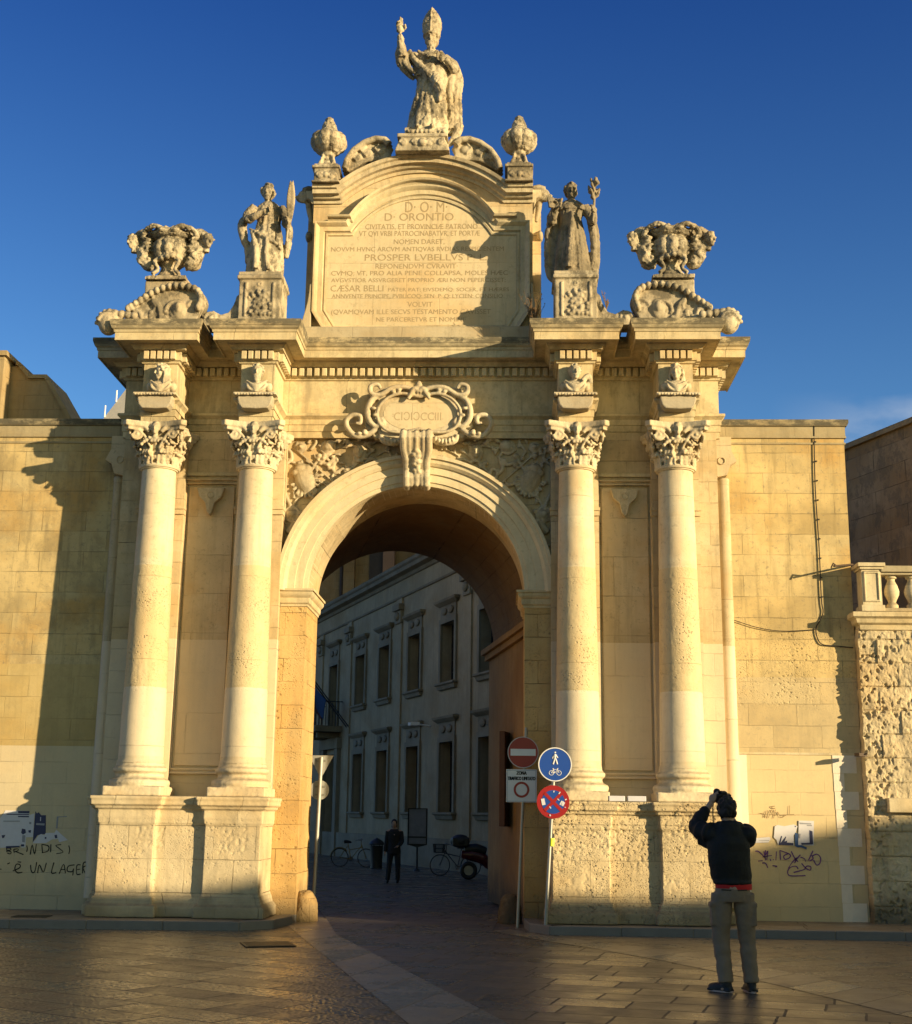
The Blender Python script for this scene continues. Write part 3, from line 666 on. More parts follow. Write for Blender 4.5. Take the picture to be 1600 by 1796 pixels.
# blocks and broken scrolls above the cornice
for sx in (-1, 1):
    m = MB(); c = sx * 1.61
    m.bx(c - .20, c + .20, -.62, -.18, 11.84, 12.10); m.bx(c - .235, c + .235, -.655, -.15, 12.10, 12.15); m.bx(c - .235, c + .235, -.655, -.15, 11.838, 11.87)
    for q in (-1, 1): scroll(m, (c + q * .10, -.63, 11.97), .06, .015, 1.3, Matrix.Diagonal((q, 1, 1)), 1, .02)
    m.ell((c, -.63, 11.98), (.05, .03, .05))
    carve(m, 'finial_block', M_STAT, gate, .013, 1, rough=.003)
    m = MB()
    px = [(605, 301), (610, 285), (622, 268), (640, 255), (660, 248), (676, 250), (684, 259)]
    pts = [at(x if sx < 0 else 1483 - x, y, -.42) for x, y in px]
    pts = [Vector((sx * abs(p.x), -.40, p.z)) for p in pts]
    for dy in (-.12, 0, .12): m.tube([p + Vector((0, dy, 0)) for p in pts], [.055] * 5 + [.06, .065], 8)
    m.tube([pts[-1], pts[-1] + Vector((-sx * -.02, 0, -.08)), pts[-1] + Vector((sx * .06, 0, -.12))], [.07, .06, .05], 8)
    inner = [(p.x, p.z) for p in pts] + [(sx * .52, 12.33), (sx * .95, 12.30), (sx * 1.25, 12.12)]
    m.prism(inner, -.46, -.30)
    for k, (u, v) in enumerate(((.72, .0), (.95, -.04), (1.12, -.12))): m.ell((sx * u, -.47, 12.50 + v), (.09, .03, .07)); m.tube([(sx * u, -.48, 12.42 + v), (sx * (u + .1), -.5, 12.52 + v), (sx * (u + .02), -.49, 12.6 + v)], .02, 6)
    carve(m, 'broken_scroll', M_STAT, gate, .016, 1, rough=.004)
m = MB(); zb = 12.36
m.prism([(-.46, zb), (.46, zb), (.42, 12.48), (.36, 12.60), (-.36, 12.60), (-.42, 12.48)], -.72, -.1); m.bx(-.42, .42, -.75, -.08, 12.60, 12.66)
for q in (-1, 1):
    for k in (.12, .32): scroll(m, (q * k, -.73, 12.50), .06, .015, 1.3, Matrix.Diagonal((q, 1, 1)), 1, .022)
m.ell((0, -.74, 12.5), (.07, .04, .07))
carve(m, 'statue_block', M_STAT, gate, .014, 1, rough=.003)

# --- keystone console
m = MB()
prof = [(-.30, 7.50), (-.74, 7.50), (-.82, 7.46), (-.84, 7.38), (-.74, 7.22), (-.60, 7.05), (-.52, 6.92), (-.56, 6.80), (-.52, 6.70), (-.40, 6.67), (-.30, 6.70)]
for k, x in enumerate((-.20, -.115, 0, .115, .20)):
    sc = 1.0
    pts = [Vector((x * (1 if p[1] > 7.1 else .78), p[0] + .03, p[1])) for p in prof[1:-1]]
    m.tube(pts, [.045 if abs(x) < .15 else .062] * len(pts), 8)
m.prism([(p[0], p[1]) for p in prof], -.17, .17, 'x')
for k in range(16): t = k / 15; m.ell((.035 * sin(k * 2.4), -.66 + .22 * t - .05, 7.20 - .42 * t), .042 * (1.2 - .5 * t))
for q in (-1, 1): scroll(m, (q * .16, -.50, 6.78), .07, .02, 1.2, Matrix.Rotation(pi / 2, 3, 'Z'), 1, .03)
carve(m, 'keystone', M_CARVE, gate, .013, 1, rough=.003)

# --- cartouche
m = MB(); YK = -.42
def C(px, py, y=YK): p = at(px, py, y); return p
def ct(pts, r, y=YK, n=8): p, r = cr([C(a, b, y) for a, b in pts], [k * .84 for k in r] if isinstance(r, list) else r); m.tube(p, r, n)
m.prism([(C(a, b).x, C(a, b).z) for a, b in [(652, 690), (662, 682), (690, 676), (735, 680), (780, 676), (808, 682), (818, 700), (826, 725), (830, 748), (812, 768), (775, 774), (735, 766), (695, 774), (658, 768), (640, 748), (644, 716)]], YK + .0, -.2)
m.prism([(C(a, b).x, C(a, b).z) for a, b in [(665, 700), (672, 688), (690, 682), (735, 690), (780, 682), (796, 690), (802, 705), (812, 725), (815, 745), (800, 765), (770, 770), (735, 762), (700, 770), (668, 765), (652, 748), (656, 722)]], YK - .04, -.2)
for s_ in (-1, 1):
    def X(p): return (735 + s_ * (735 - p[0]) * -1 if s_ > 0 else p[0], p[1])
    def mir(l): return [((1470 - a) if s_ > 0 else a, b) for a, b in l]
    ct(mir([(735, 690), (715, 680), (690, 680), (668, 692), (652, 690), (650, 678), (662, 674), (668, 682)]), [.05, .05, .055, .05, .055, .05, .045, .03], YK - .09)
    ct(mir([(668, 692), (652, 702), (645, 720), (648, 738), (660, 748), (672, 742), (668, 732)]), [.05, .06, .06, .06, .05, .045, .03], YK - .07)
    ct(mir([(660, 752), (645, 762), (625, 765), (611, 752), (608, 738), (618, 728), (632, 730), (632, 742), (624, 742)]), [.05, .06, .06, .055, .05, .05, .05, .04, .03], YK - .05)
    ct(mir([(668, 762), (672, 774), (690, 778), (706, 774), (716, 762), (728, 768), (730, 778)]), [.04, .05, .05, .05, .05, .05, .04], YK - .07)
    ct(mir([(735, 688), (728, 682), (722, 690), (716, 700)]), [.05, .06, .05, .03], YK - .12)
    ct(mir([(735, 696), (705, 690), (680, 698), (664, 716), (664, 738), (678, 754), (705, 758), (735, 752)]), .028, YK - .10)
    for a, b in mir([(700, 684), (690, 687), (658, 728), (655, 716), (640, 756), (630, 760), (680, 770), (692, 772), (702, 770), (640, 760)]): m.ell(C(a, b, YK - .1), (.04, .04, .03))
    for k in range(6): a, b = mir([(676 + 6 * k, 774 - (k - 2.5) ** 2 * .7)])[0]; m.ell(C(a, b, YK - .12), (.022, .04, .05))
m.ell(C(735, 680, YK - .1), (.06, .05, .12))
cart = carve(m, 'cartouche', M_CARVE, gate, .013, 1, rough=.0025)
m = MB(); cpt = [C(735 + 62 * cos(t) * (1 if abs(cos(t)) > 0 else 1), 725 + 31 * sin(t), YK - .045) for t in [i * pi / 20 for i in range(40)]]
m.grid([[Vector((p.x, p.y, p.z)) for p in cpt], [Vector((p.x, p.y + .03, p.z)) for p in cpt]], closeu=True, cap0=True)
m.build('date_tablet', M_INSC, cart)
a, b = at(691, 737, YK - .047), at(774, 723, YK - .047)
letters('date_lettering', [("CIƆIƆCCIII", (a.x + b.x) / 2, YK - .0465, a.z, b.z - a.z, b.x - a.x)], flat('cut_letter_faint', (.40, .315, .19), .9), cart)
# ================================================================ carved trophies in the spandrels
YS = YW - .02
def trophies(sgn):
    m = MB(); rnd = random.Random(5 if sgn < 0 else 9)
    S = (lambda a, b, y=YS: at(a, b, y)) if sgn < 0 else (lambda a, b, y=YS: at(1466 - a, b, y))
    def tb(pts, r, y=YS): p, q = cr([S(a, b, y) for a, b in pts], r, 4); m.tube(p, q, 7)
    def shield(a, b, rx_, rz_, rot=0):
        c = S(a, b); R = Matrix.Rotation(rot * sgn * -1, 3, 'Y'); m.ell(c, (rx_, .06, rz_), R); m.ell(c + Vector((0, -.03, 0)), (rx_ * .6, .06, rz_ * .6), R)
        for k in range(22): t = 2 * pi * k / 22; m.ell(c + R @ Vector((rx_ * 1.08 * cos(t), 0, rz_ * 1.08 * sin(t))), .024)
    # breastplate with fringed skirt
    c = S(535, 843); R = Matrix.Rotation(-.35 * -sgn, 3, 'Y')
    m.ell(c, (.16, .11, .24), R); m.ell(c + R @ Vector((0, 0, .2)), (.12, .08, .1), R); m.ell(c + R @ Vector((-.1, 0, .17)), .07); m.ell(c + R @ Vector((.1, 0, .17)), .07)
    for k in range(11): t = pi + pi * k / 10; m.tube([c + R @ Vector((.17 * cos(t), -.02, .20 * sin(t) + .0)), c + R @ Vector((.24 * cos(t), -.03, .30 * sin(t)))], .026, 6)
    for a0, b0, a1, b1, r in ((505, 905, 560, 800, .022), (498, 800, 600, 870, .018), (570, 880, 640, 790, .018), (500, 865, 515, 900, .03), (610, 828, 655, 790, .02), (560, 790, 650, 778, .018), (515, 785, 590, 850, .02), (488, 930, 525, 870, .02), (660, 800, 700, 778, .016)):
        m.bar(S(a0, b0), S(a1, b1), r); m.ell(S(a1, b1), r * 2.2)
    shield(512, 902, .11, .11); shield(575, 785, .10, .10); shield(528, 785, .07, .07)
    # helmet with plume, mask, drum, cannon
    m.ell(S(579, 782), (.10, .10, .10)); tb([(590, 776), (600, 768), (612, 776), (606, 786)], [.04, .05, .04, .02])
    c = S(631, 795); m.ell(c, (.12, .06, .16)); head(m, Matrix.Translation(c + Vector((0, -.02, -.1))), .25, 'none')
    for a, b in ((615, 778), (631, 772), (648, 778)): m.ell(S(a, b), (.05, .04, .03))
    m.tube([S(505, 935, YS), S(520, 915, YS)], [.06, .06], 10); m.tube([S(488, 965), S(500, 948)], [.05, .05], 10)
    tb([(500, 815), (512, 805), (508, 790), (495, 788), (492, 800), (500, 806)], .03)
    tb([(545, 790), (555, 775), (548, 768), (540, 778)], .026); tb([(590, 830), (602, 822), (606, 835), (596, 842)], .028)
    tb([(560, 808), (575, 815), (588, 805), (584, 822), (590, 832)], [.03, .04, .04, .035, .02]); tb([(655, 778), (668, 770), (682, 778), (700, 772)], .024)
    tb([(487, 985), (495, 970), (507, 962), (500, 955), (490, 962)], .024); tb([(520, 920), (536, 905), (545, 890), (560, 884)], [.03, .03, .025, .02])
    tb([(487, 1003), (488, 985), (494, 970)], [.01, .03, .02]); tb([(640, 812), (655, 805), (668, 812), (690, 800), (702, 803)], [.02, .03, .025, .02, .02])
    for k in range(260):   # ribbons, foliage and small arms filling the ground
        a, b = rnd.uniform(490, 705), rnd.uniform(768, 990)
        p = S(a, b); dd = hypot(p.x, p.z - AZ)
        if dd < AO + .07 or p.z > 7.44 or abs(p.x) > 2.06 or abs(p.x) < .30: continue
        t = rnd.uniform(0, pi); L_ = rnd.uniform(.05, .12); d = Vector((cos(t), 0, sin(t))); e = Vector((-sin(t), 0, cos(t))) * rnd.choice((-1, 1))
        if rnd.random() < .5: m.tube([p, p + d * L_ * .6 + e * .02, p + d * L_ + e * .06], [.022, .028, .012], 6)
        else: m.ell(p, (rnd.uniform(.025, .05), .05, rnd.uniform(.025, .045)))
    # keep clear of the archivolt: squash anything below it is hidden by the moulding
    o = carve(m, 'trophy_relief', M_CARVE, gate, .0125, 1, rough=.003, rscale=18)
    me = o.data; bm = bmesh.new(); bm.from_mesh(me)
    kill = [v for v in bm.verts if hypot(v.co.x, v.co.z - AZ) < AR + .3 or abs(v.co.x) > 2.13 or v.co.z > 7.56 or abs(v.co.x) < .16 or v.co.y > YW + .04]
    bmesh.ops.delete(bm, geom=kill, context='VERTS'); bm.to_mesh(me); bm.free()
trophies(-1); trophies(1)

# ================================================================ statues
def robe(m, rings, folds, n=110, M=None):
    """rings: (z, cx, cy, rx, ry, amp); folds: list of (k, slant, weight)"""
    S = m.M.copy()
    if M: m.M = S @ M
    rows = []
    zs = []
    R = []
    for (a, b) in zip(rings[:-1], rings[1:]):
        for j in range(10):
            t = j / 10; R.append(tuple(x + (y - x) * t for x, y in zip(a, b)))
    R.append(rings[-1])
    for z, cx, cy, rx_, ry_, amp in R:
        row = []
        for i in range(n):
            t = 2 * pi * i / n; f = 0
            for k, sl, wt in folds: f += wt * (abs(sin(k * t / 2 + sl * z + .6 * noise.noise(Vector((cos(t) * 1.5, sin(t) * 1.5, z * 1.4))) * 2)) ** .7 - .6)
            row.append((cx + (rx_ + amp * f) * cos(t), cy + (ry_ + amp * f) * sin(t), z))
        rows.append(row)
    m.grid(rows, closeu=True, cap0=True, cap1=True); m.M = S
def hand(m, p, d, up, s=1., pose='hold'):
    """palm with four fingers and a thumb"""
    d = Vector(d).normalized(); up = Vector(up).normalized(); side = d.cross(up).normalized(); p = Vector(p)
    m.ell(p + d * .045 * s, (.042 * s, .042 * s, .05 * s))
    for i, L_ in enumerate((.075, .085, .08, .06)):
        o = p + d * .075 * s + side * (.033 - .022 * i) * s
        if pose == 'bless' and i < 2: pts = [o, o + d * L_ * .6 * s, o + d * L_ * 1.3 * s]
        else: pts = [o, o + d * L_ * .45 * s + up * .012 * s, o + d * L_ * .45 * s + up * .05 * s]
        m.tube(pts, [.014 * s, .0135 * s, .012 * s], 8); m.ell(pts[-1], .012 * s)
    m.tube([p + d * .02 * s + side * .04 * s, p + d * .06 * s + side * .065 * s + up * .02 * s, p + d * .09 * s + side * .055 * s + up * .035 * s], [.018 * s, .016 * s, .013 * s], 8)

# --- bishop on the summit
t_bish = thing('bishop_statue', 'stone bishop statue in a tall mitre raising one hand, highest figure on the gate', 'statue', (.05, -.42, 12.66), group=None); t_bish.scale = (.93, .95, 1)
m = MB(); z0 = 0
m.bx(-.38, .37, -.30, .28, 0.002, .13)
robe(m, [(.12, .0, 0, .37, .26, .055), (.5, .02, -.01, .33, .24, .06), (.85, .05, -.02, .27, .21, .05), (1.08, .06, -.02, .25, .20, .03), (1.35, .05, -.02, .29, .21, .02), (1.56, .04, 0, .30, .19, .012), (1.68, .05, .02, .16, .13, 0), (1.74, .06, .02, .09, .09, 0)], [(9, 1.0, .6), (5, -1.8, .5), (17, .6, .25)])
# chasuble / cope draped diagonally to the waist, cloak falling on the viewer's right
robe(m, [(1.02, .12, -.06, .20, .19, .03), (1.2, .07, -.05, .30, .22, .03), (1.45, .04, -.03, .34, .22, .02), (1.62, .05, 0, .27, .17, .01), (1.70, .06, .01, .14, .12, 0)], [(7, 3.5, .6), (11, -2, .3)])
p, r = cr([(-.34, -.16, 1.62), (-.20, -.24, 1.38), (.05, -.28, 1.12), (.22, -.25, .92), (.28, -.2, .78)], [.05, .06, .07, .08, .05]); m.tube(p, r, 10)
p, r = cr([(.12, -.26, 1.15), (.20, -.30, .95), (.27, -.26, .80), (.22, -.25, .62)], [.07, .10, .09, .03]); m.tube(p, r, 10)
for q, (x, w_) in enumerate(((.40, .085), (.49, .075), (.56, .05))): 
    p, r = cr([(.38 + .04 * q, .02, 1.50), (x + .02, .04 + .04 * q, 1.25), (x + .02, .05, .85), (x + .04, .06, .5), (x + .03, .05, .24)], [.08, w_ + .02, w_, w_, w_ * 1.1]); m.tube(p, r, 10)
p, r = cr([(.60, .03, .34), (.55, 0, .15), (.46, -.05, -.02), (.38, -.08, -.12)], [.08, .08, .06, .02]); m.tube(p, r, 10)
m.prism([(.30, .15), (.56, .2), (.60, .4), (.56, .9), (.54, 1.3), (.42, 1.5), (.25, 1.5)], .02, .14)
# raised right arm with wide sleeve, hand blessing
p, r = cr([(-.22, -.02, 1.58), (-.38, -.12, 1.50), (-.46, -.22, 1.50)], [.11, .11, .10]); m.tube(p, r, 12)
p, r = cr([(-.45, -.22, 1.48), (-.47, -.26, 1.62), (-.50, -.30, 1.86)], [.10, .085, .055]); m.tube(p, r, 12)
p, r = cr([(-.50, -.24, 1.72), (-.53, -.2, 1.55), (-.48, -.15, 1.40), (-.36, -.1, 1.26), (-.25, -.05, 1.15)], [.03, .07, .09, .07, .03]); m.tube(p, r, 10)
for k in range(3): p, r = cr([(-.46 + .05 * k, -.2, 1.62 - .05 * k), (-.44 + .06 * k, -.22, 1.4 - .05 * k), (-.28 + .06 * k, -.2, 1.22 - .04 * k)], .03); m.tube(p, r, 8)
hand(m, (-.505, -.31, 1.88), (-.05, -.1, 1), (.3, -1, 0), 1.55, 'bless')
# left arm bent, hand gathering the cloak at the chest
p, r = cr([(.30, 0, 1.55), (.46, -.04, 1.40), (.50, -.1, 1.30)], [.11, .11, .10]); m.tube(p, r, 12)
p, r = cr([(.50, -.1, 1.28), (.42, -.22, 1.34), (.33, -.28, 1.40)], [.09, .07, .055]); m.tube(p, r, 12)
hand(m, (.33, -.28, 1.40), (-1, -.3, .2), (0, -1, 0), 1.4)
p, r = cr([(-.18, -.2, 1.60), (0, -.24, 1.50), (.2, -.22, 1.58)], .035); m.tube(p, r, 8); m.ell((.02, -.27, 1.47), (.05, .04, .05))
head(m, T((.06, -.03, 1.72), rz=-.1, rx=.0), .36, 'short', beard=True, mitre=True)
for x in (-.15, .12): m.ell((x, -.27, .14), (.06, .12, .05))
# carved leafy rim of the base
for k in range(9): m.ell((-.32 + .08 * k, -.31, .05), (.045, .03, .035))
carve(m, 'figure', M_STAT, t_bish, .0125, 1, rough=.008, rscale=16, pit=.012, pscale=11)

# --- left statue: veiled woman saint holding a palm
def plinth(x, name_, nm):
    m = MB(); m.bx(x - .33, x + .33, -1.24, -.58, 9.1, 9.86); m.bx(x - .36, x + .36, -1.28, -.55, 9.86, 9.92); m.bx(x - .345, x + .345, -1.26, -.56, 9.92, 9.99)
    # sunk front panel with fruit swag
    m2 = MB(); rnd = random.Random(int(x * 10))
    for a in (-.22, .22): m.bx(x + a - .015, x + a + .015, -1.262, -1.23, 9.24, 9.80)
    for k in range(60):
        u, v = rnd.gauss(0, .075), rnd.uniform(-.24, .18)
        if abs(u) < .19: m.ell((x + u, -1.25, 9.50 + v), rnd.uniform(.018, .035))
    m.tube([(x + .03 * cos(t), -1.25, 9.78 + .03 * sin(t)) for t in [i * pi / 8 for i in range(16)]], .007, 6, closed=True)
    q = 1 if x > 0 else -1   # scroll buttress on the outer side
    prof = [(x + q * .32, 9.12), (x + q * .86, 9.12), (x + q * .92, 9.22), (x + q * .88, 9.33), (x + q * .74, 9.37), (x + q * .62, 9.30), (x + q * .50, 9.34), (x + q * .42, 9.48), (x + q * .38, 9.62), (x + q * .32, 9.66)]
    m.prism(prof, -1.15, -.78); scroll(m, (x + q * .78, -1.15, 9.24), .10, .03, 1.2, Matrix.Diagonal((q, 1, 1)), 1, .03)
    o = carve(m, nm, M_STAT, None, .014, 1, rough=.003, rscale=12)
    tag(o, name_, 'pedestal'); return o
plinth(-2.50, 'square stone pedestal with carved fruit, under the statue holding a palm', 'statue_pedestal')
plinth(2.50, 'square stone pedestal with carved fruit, under the statue holding a flowering branch', 'statue_pedestal')
st = thing('saint_statue', 'stone woman saint holding a tall palm leaf, left of the inscription', 'statue', (-2.50, -.90, 9.985), rz=0)
m = MB(); m.bx(-.30, .30, -.24, .24, 0, .05)
robe(m, [(.04, 0, 0, .30, .22, .05), (.4, 0, 0, .29, .21, .055), (.75, .02, 0, .24, .19, .04), (.98, .03, 0, .19, .16, .02), (1.15, .02, 0, .21, .16, .015), (1.28, .02, 0, .19, .13, .01), (1.36, .02, 0, .08, .08, 0)], [(9, .5, .6), (15, -1, .4)])
for pts, rr in (([(-.20, -.05, 1.25), (-.30, -.08, 1.10), (-.28, -.14, .98)], [.085, .085, .08]), ([(-.28, -.15, .98), (-.14, -.24, 1.02), (-.02, -.26, 1.08)], [.075, .06, .045]),
                ([(.22, -.03, 1.24), (.32, -.06, 1.06), (.33, -.12, .92)], [.085, .08, .075]), ([(.33, -.12, .92), (.37, -.2, .86), (.38, -.24, .84)], [.07, .05, .045]),
                ([(-.33, .02, 1.15), (-.40, -.02, .95), (-.36, -.02, .72), (-.30, 0, .55), (-.28, .02, .3)], [.06, .08, .07, .06, .05]), ([(.25, .05, 1.2), (.36, .05, .9), (.35, .05, .6), (.33, .05, .4)], [.06, .06, .06, .03]),
                ([(-.26, -.10, .85), (-.05, -.20, .70), (.16, -.19, .58), (.28, -.08, .48)], [.02, .035, .035, .03]), ([(-.22, -.12, .80), (-.12, -.22, .45), (-.10, -.24, .1)], [.03, .045, .05]), ([(.05, -.22, .65), (.06, -.24, .35), (.10, -.24, .08)], [.03, .04, .04])):
    p, r = cr(pts, rr); m.tube(p, r, 10)
hand(m, (-.04, -.26, 1.06), (1, -.1, .3), (0, -1, 0), 1.2); hand(m, (.38, -.25, .84), (.3, -.3, 1), (-1, -.3, 0), 1.2)
head(m, T((.0, -.02, 1.36), rz=-.05), .31, 'curly')
carve(m, 'figure', M_STAT, st, .0115, 1, rough=.007, rscale=16, pit=.010, pscale=12)
m = MB()   # palm leaf
p, r = cr([(.38, -.26, .55), (.40, -.27, .9), (.43, -.26, 1.2), (.43, -.25, 1.50)], [.02, .02, .018, .01]); m.tube(p, r, 8)
for k in range(15):
    z = .86 + .046 * k; w_ = .065 * sin(pi * (k + 2) / 18)
    for q in (-1, 1): m.tube([(.41 + .02 * k / 15, -.265, z), (.42 + q * w_ * .8, -.27, z + .06), (.425 + q * w_, -.26, z + .12)], [.018, .022, .006], 6)
carve(m, 'palm_leaf', M_STAT, st, .010, 1)

# --- right statue: tonsured friar with a book and flowering branch
st = thing('saint_statue', 'stone friar saint with an open book and a flowering branch, right of the inscription', 'statue', (2.50, -.90, 9.985))
m = MB(); m.bx(-.32, .30, -.24, .24, 0, .05)
robe(m, [(.04, -.04, 0, .31, .22, .05), (.4, -.04, 0, .27, .20, .05), (.8, -.05, 0, .21, .17, .035), (1.02, -.06, 0, .175, .15, .015), (1.18, -.05, 0, .21, .15, .012), (1.26, -.05, 0, .22, .13, .0), (1.36, -.05, 0, .08, .08, 0)], [(9, .3, .6), (17, .4, .4)])
robe(m, [(1.16, -.05, 0, .26, .17, .01), (1.25, -.05, 0, .24, .16, .008), (1.34, -.05, 0, .12, .12, 0)], [(5, 0, .5)])   # short cape
for pts, rr in (([(-.27, 0, 1.24), (-.36, -.05, 1.05), (-.36, -.12, .93)], [.085, .085, .08]), ([(-.36, -.12, .93), (-.34, -.24, 1.0), (-.33, -.3, 1.08)], [.07, .05, .045]),
                ([(.17, 0, 1.24), (.27, -.05, 1.05), (.28, -.12, .92)], [.09, .09, .085]), ([(.28, -.12, .92), (.30, -.22, .98), (.30, -.27, 1.02)], [.08, .06, .045]),
                ([(-.35, .03, 1.1), (-.42, .04, .8), (-.43, .04, .4), (-.40, .03, .1), (-.34, .0, -.04)], [.07, .06, .06, .06, .03]), ([(-.30, .05, 1.1), (-.34, .07, .6), (-.34, .06, .12)], [.07, .07, .07]),
                ([(.25, .05, 1.2), (.34, .06, .8), (.35, .06, .4), (.33, .05, .1)], [.07, .07, .07, .06]), ([(.28, -.05, .9), (.31, -.05, .6), (.30, -.02, .3), (.26, 0, .08)], [.07, .06, .06, .05]),
                ([(-.03, -.16, 1.1), (-.06, -.2, .7), (-.10, -.24, .1)], [.05, .05, .06])):
    p, r = cr(pts, rr); m.tube(p, r, 10)
m.box((-.36, -.34, 1.16), (.17, .04, .22), R=Matrix.Rotation(.5, 3, 'Z') @ Matrix.Rotation(-.3, 3, 'X')); m.box((-.27, -.35, 1.15), (.13, .04, .20), R=Matrix.Rotation(-.5, 3, 'Z') @ Matrix.Rotation(-.3, 3, 'X'))
hand(m, (-.34, -.29, 1.03), (0, -.4, 1), (0, -1, .2), 1.2); hand(m, (.30, -.28, 1.00), (0, -.4, 1), (-1, 0, 0), 1.2)
head(m, T((-.05, -.02, 1.35), rz=.05), .31, 'short')
carve(m, 'figure', M_FRIAR, st, .0115, 1, rough=.007, rscale=16, pit=.010, pscale=12)
m = MB(); p, r = cr([(.28, -.3, .85), (.30, -.3, 1.1), (.31, -.28, 1.3), (.32, -.27, 1.55)], [.02, .022, .022, .014]); m.tube(p, r, 8)
rnd = random.Random(4)
for k in range(26):
    z = rnd.uniform(1.26, 1.58); a = rnd.uniform(0, 2 * pi); q = .095 * sin(pi * (z - 1.2) / .44)
    m.tube([(.31, -.28, z - .05), (.31 + q * cos(a), -.28 + q * sin(a), z + .02), (.31 + q * 1.1 * cos(a), -.28 + q * sin(a), z + .06)], [.014, .028, .012], 6)
carve(m, 'flowering_branch', M_FRIAR, st, .010, 1)

# ================================================================ urns
def gadroon(n, amp): return lambda t, z: 1 - amp * (1 - abs(sin(n * t / 2)) ** .6)
def small_urn(x, lab):
    o = thing('finial_urn', lab, 'urn', (x, -.40, 12.15), group='gadrooned finial urns')
    m = MB(); m.bx(-.20, .20, -.20, .20, 0, .05)
    m.lathe([(.19, .05), (.13, .10), (.085, .18), (.08, .24), (.11, .27), (.12, .30), (.09, .33)], n=24)
    m.lathe([(.05, .30), (.17, .33), (.26, .40), (.315, .50), (.31, .60), (.25, .67), (.15, .70), (.05, .71)], n=120, rib=lambda t, z: 1 - .20 * (1 - abs(sin(9 * t / 2)) ** .4))
    m.lathe([(.16, .69), (.17, .72), (.13, .76), (.12, .82), (.08, .88), (.05, .93), (.055, .97), (.03, 1.0), (.0, 1.01)], n=20)
    rnd = random.Random(2)
    for k in range(40): z = rnd.uniform(.72, .95); a = rnd.uniform(0, 6.28); r = .12 * (1.02 - z) / .3 + .015; m.ell((r * cos(a), r * sin(a), z), (.03, .03, .04))
    for q in range(4): a = q * pi / 2 + pi / 4; m.tube([(.07 * cos(a), .07 * sin(a), .32), (.13 * cos(a), .13 * sin(a), .2), (.17 * cos(a), .17 * sin(a), .07)], [.03, .03, .04], 6)
    carve(m, 'urn_body', M_STAT, o, .0115, 1, rough=.005, rscale=18, pit=.008, pscale=14); return o
small_urn(-1.61, 'stone finial urn with bulging ribs at the left end of the curved top cornice')
small_urn(1.61, 'stone finial urn with bulging ribs at the right end of the curved top cornice')
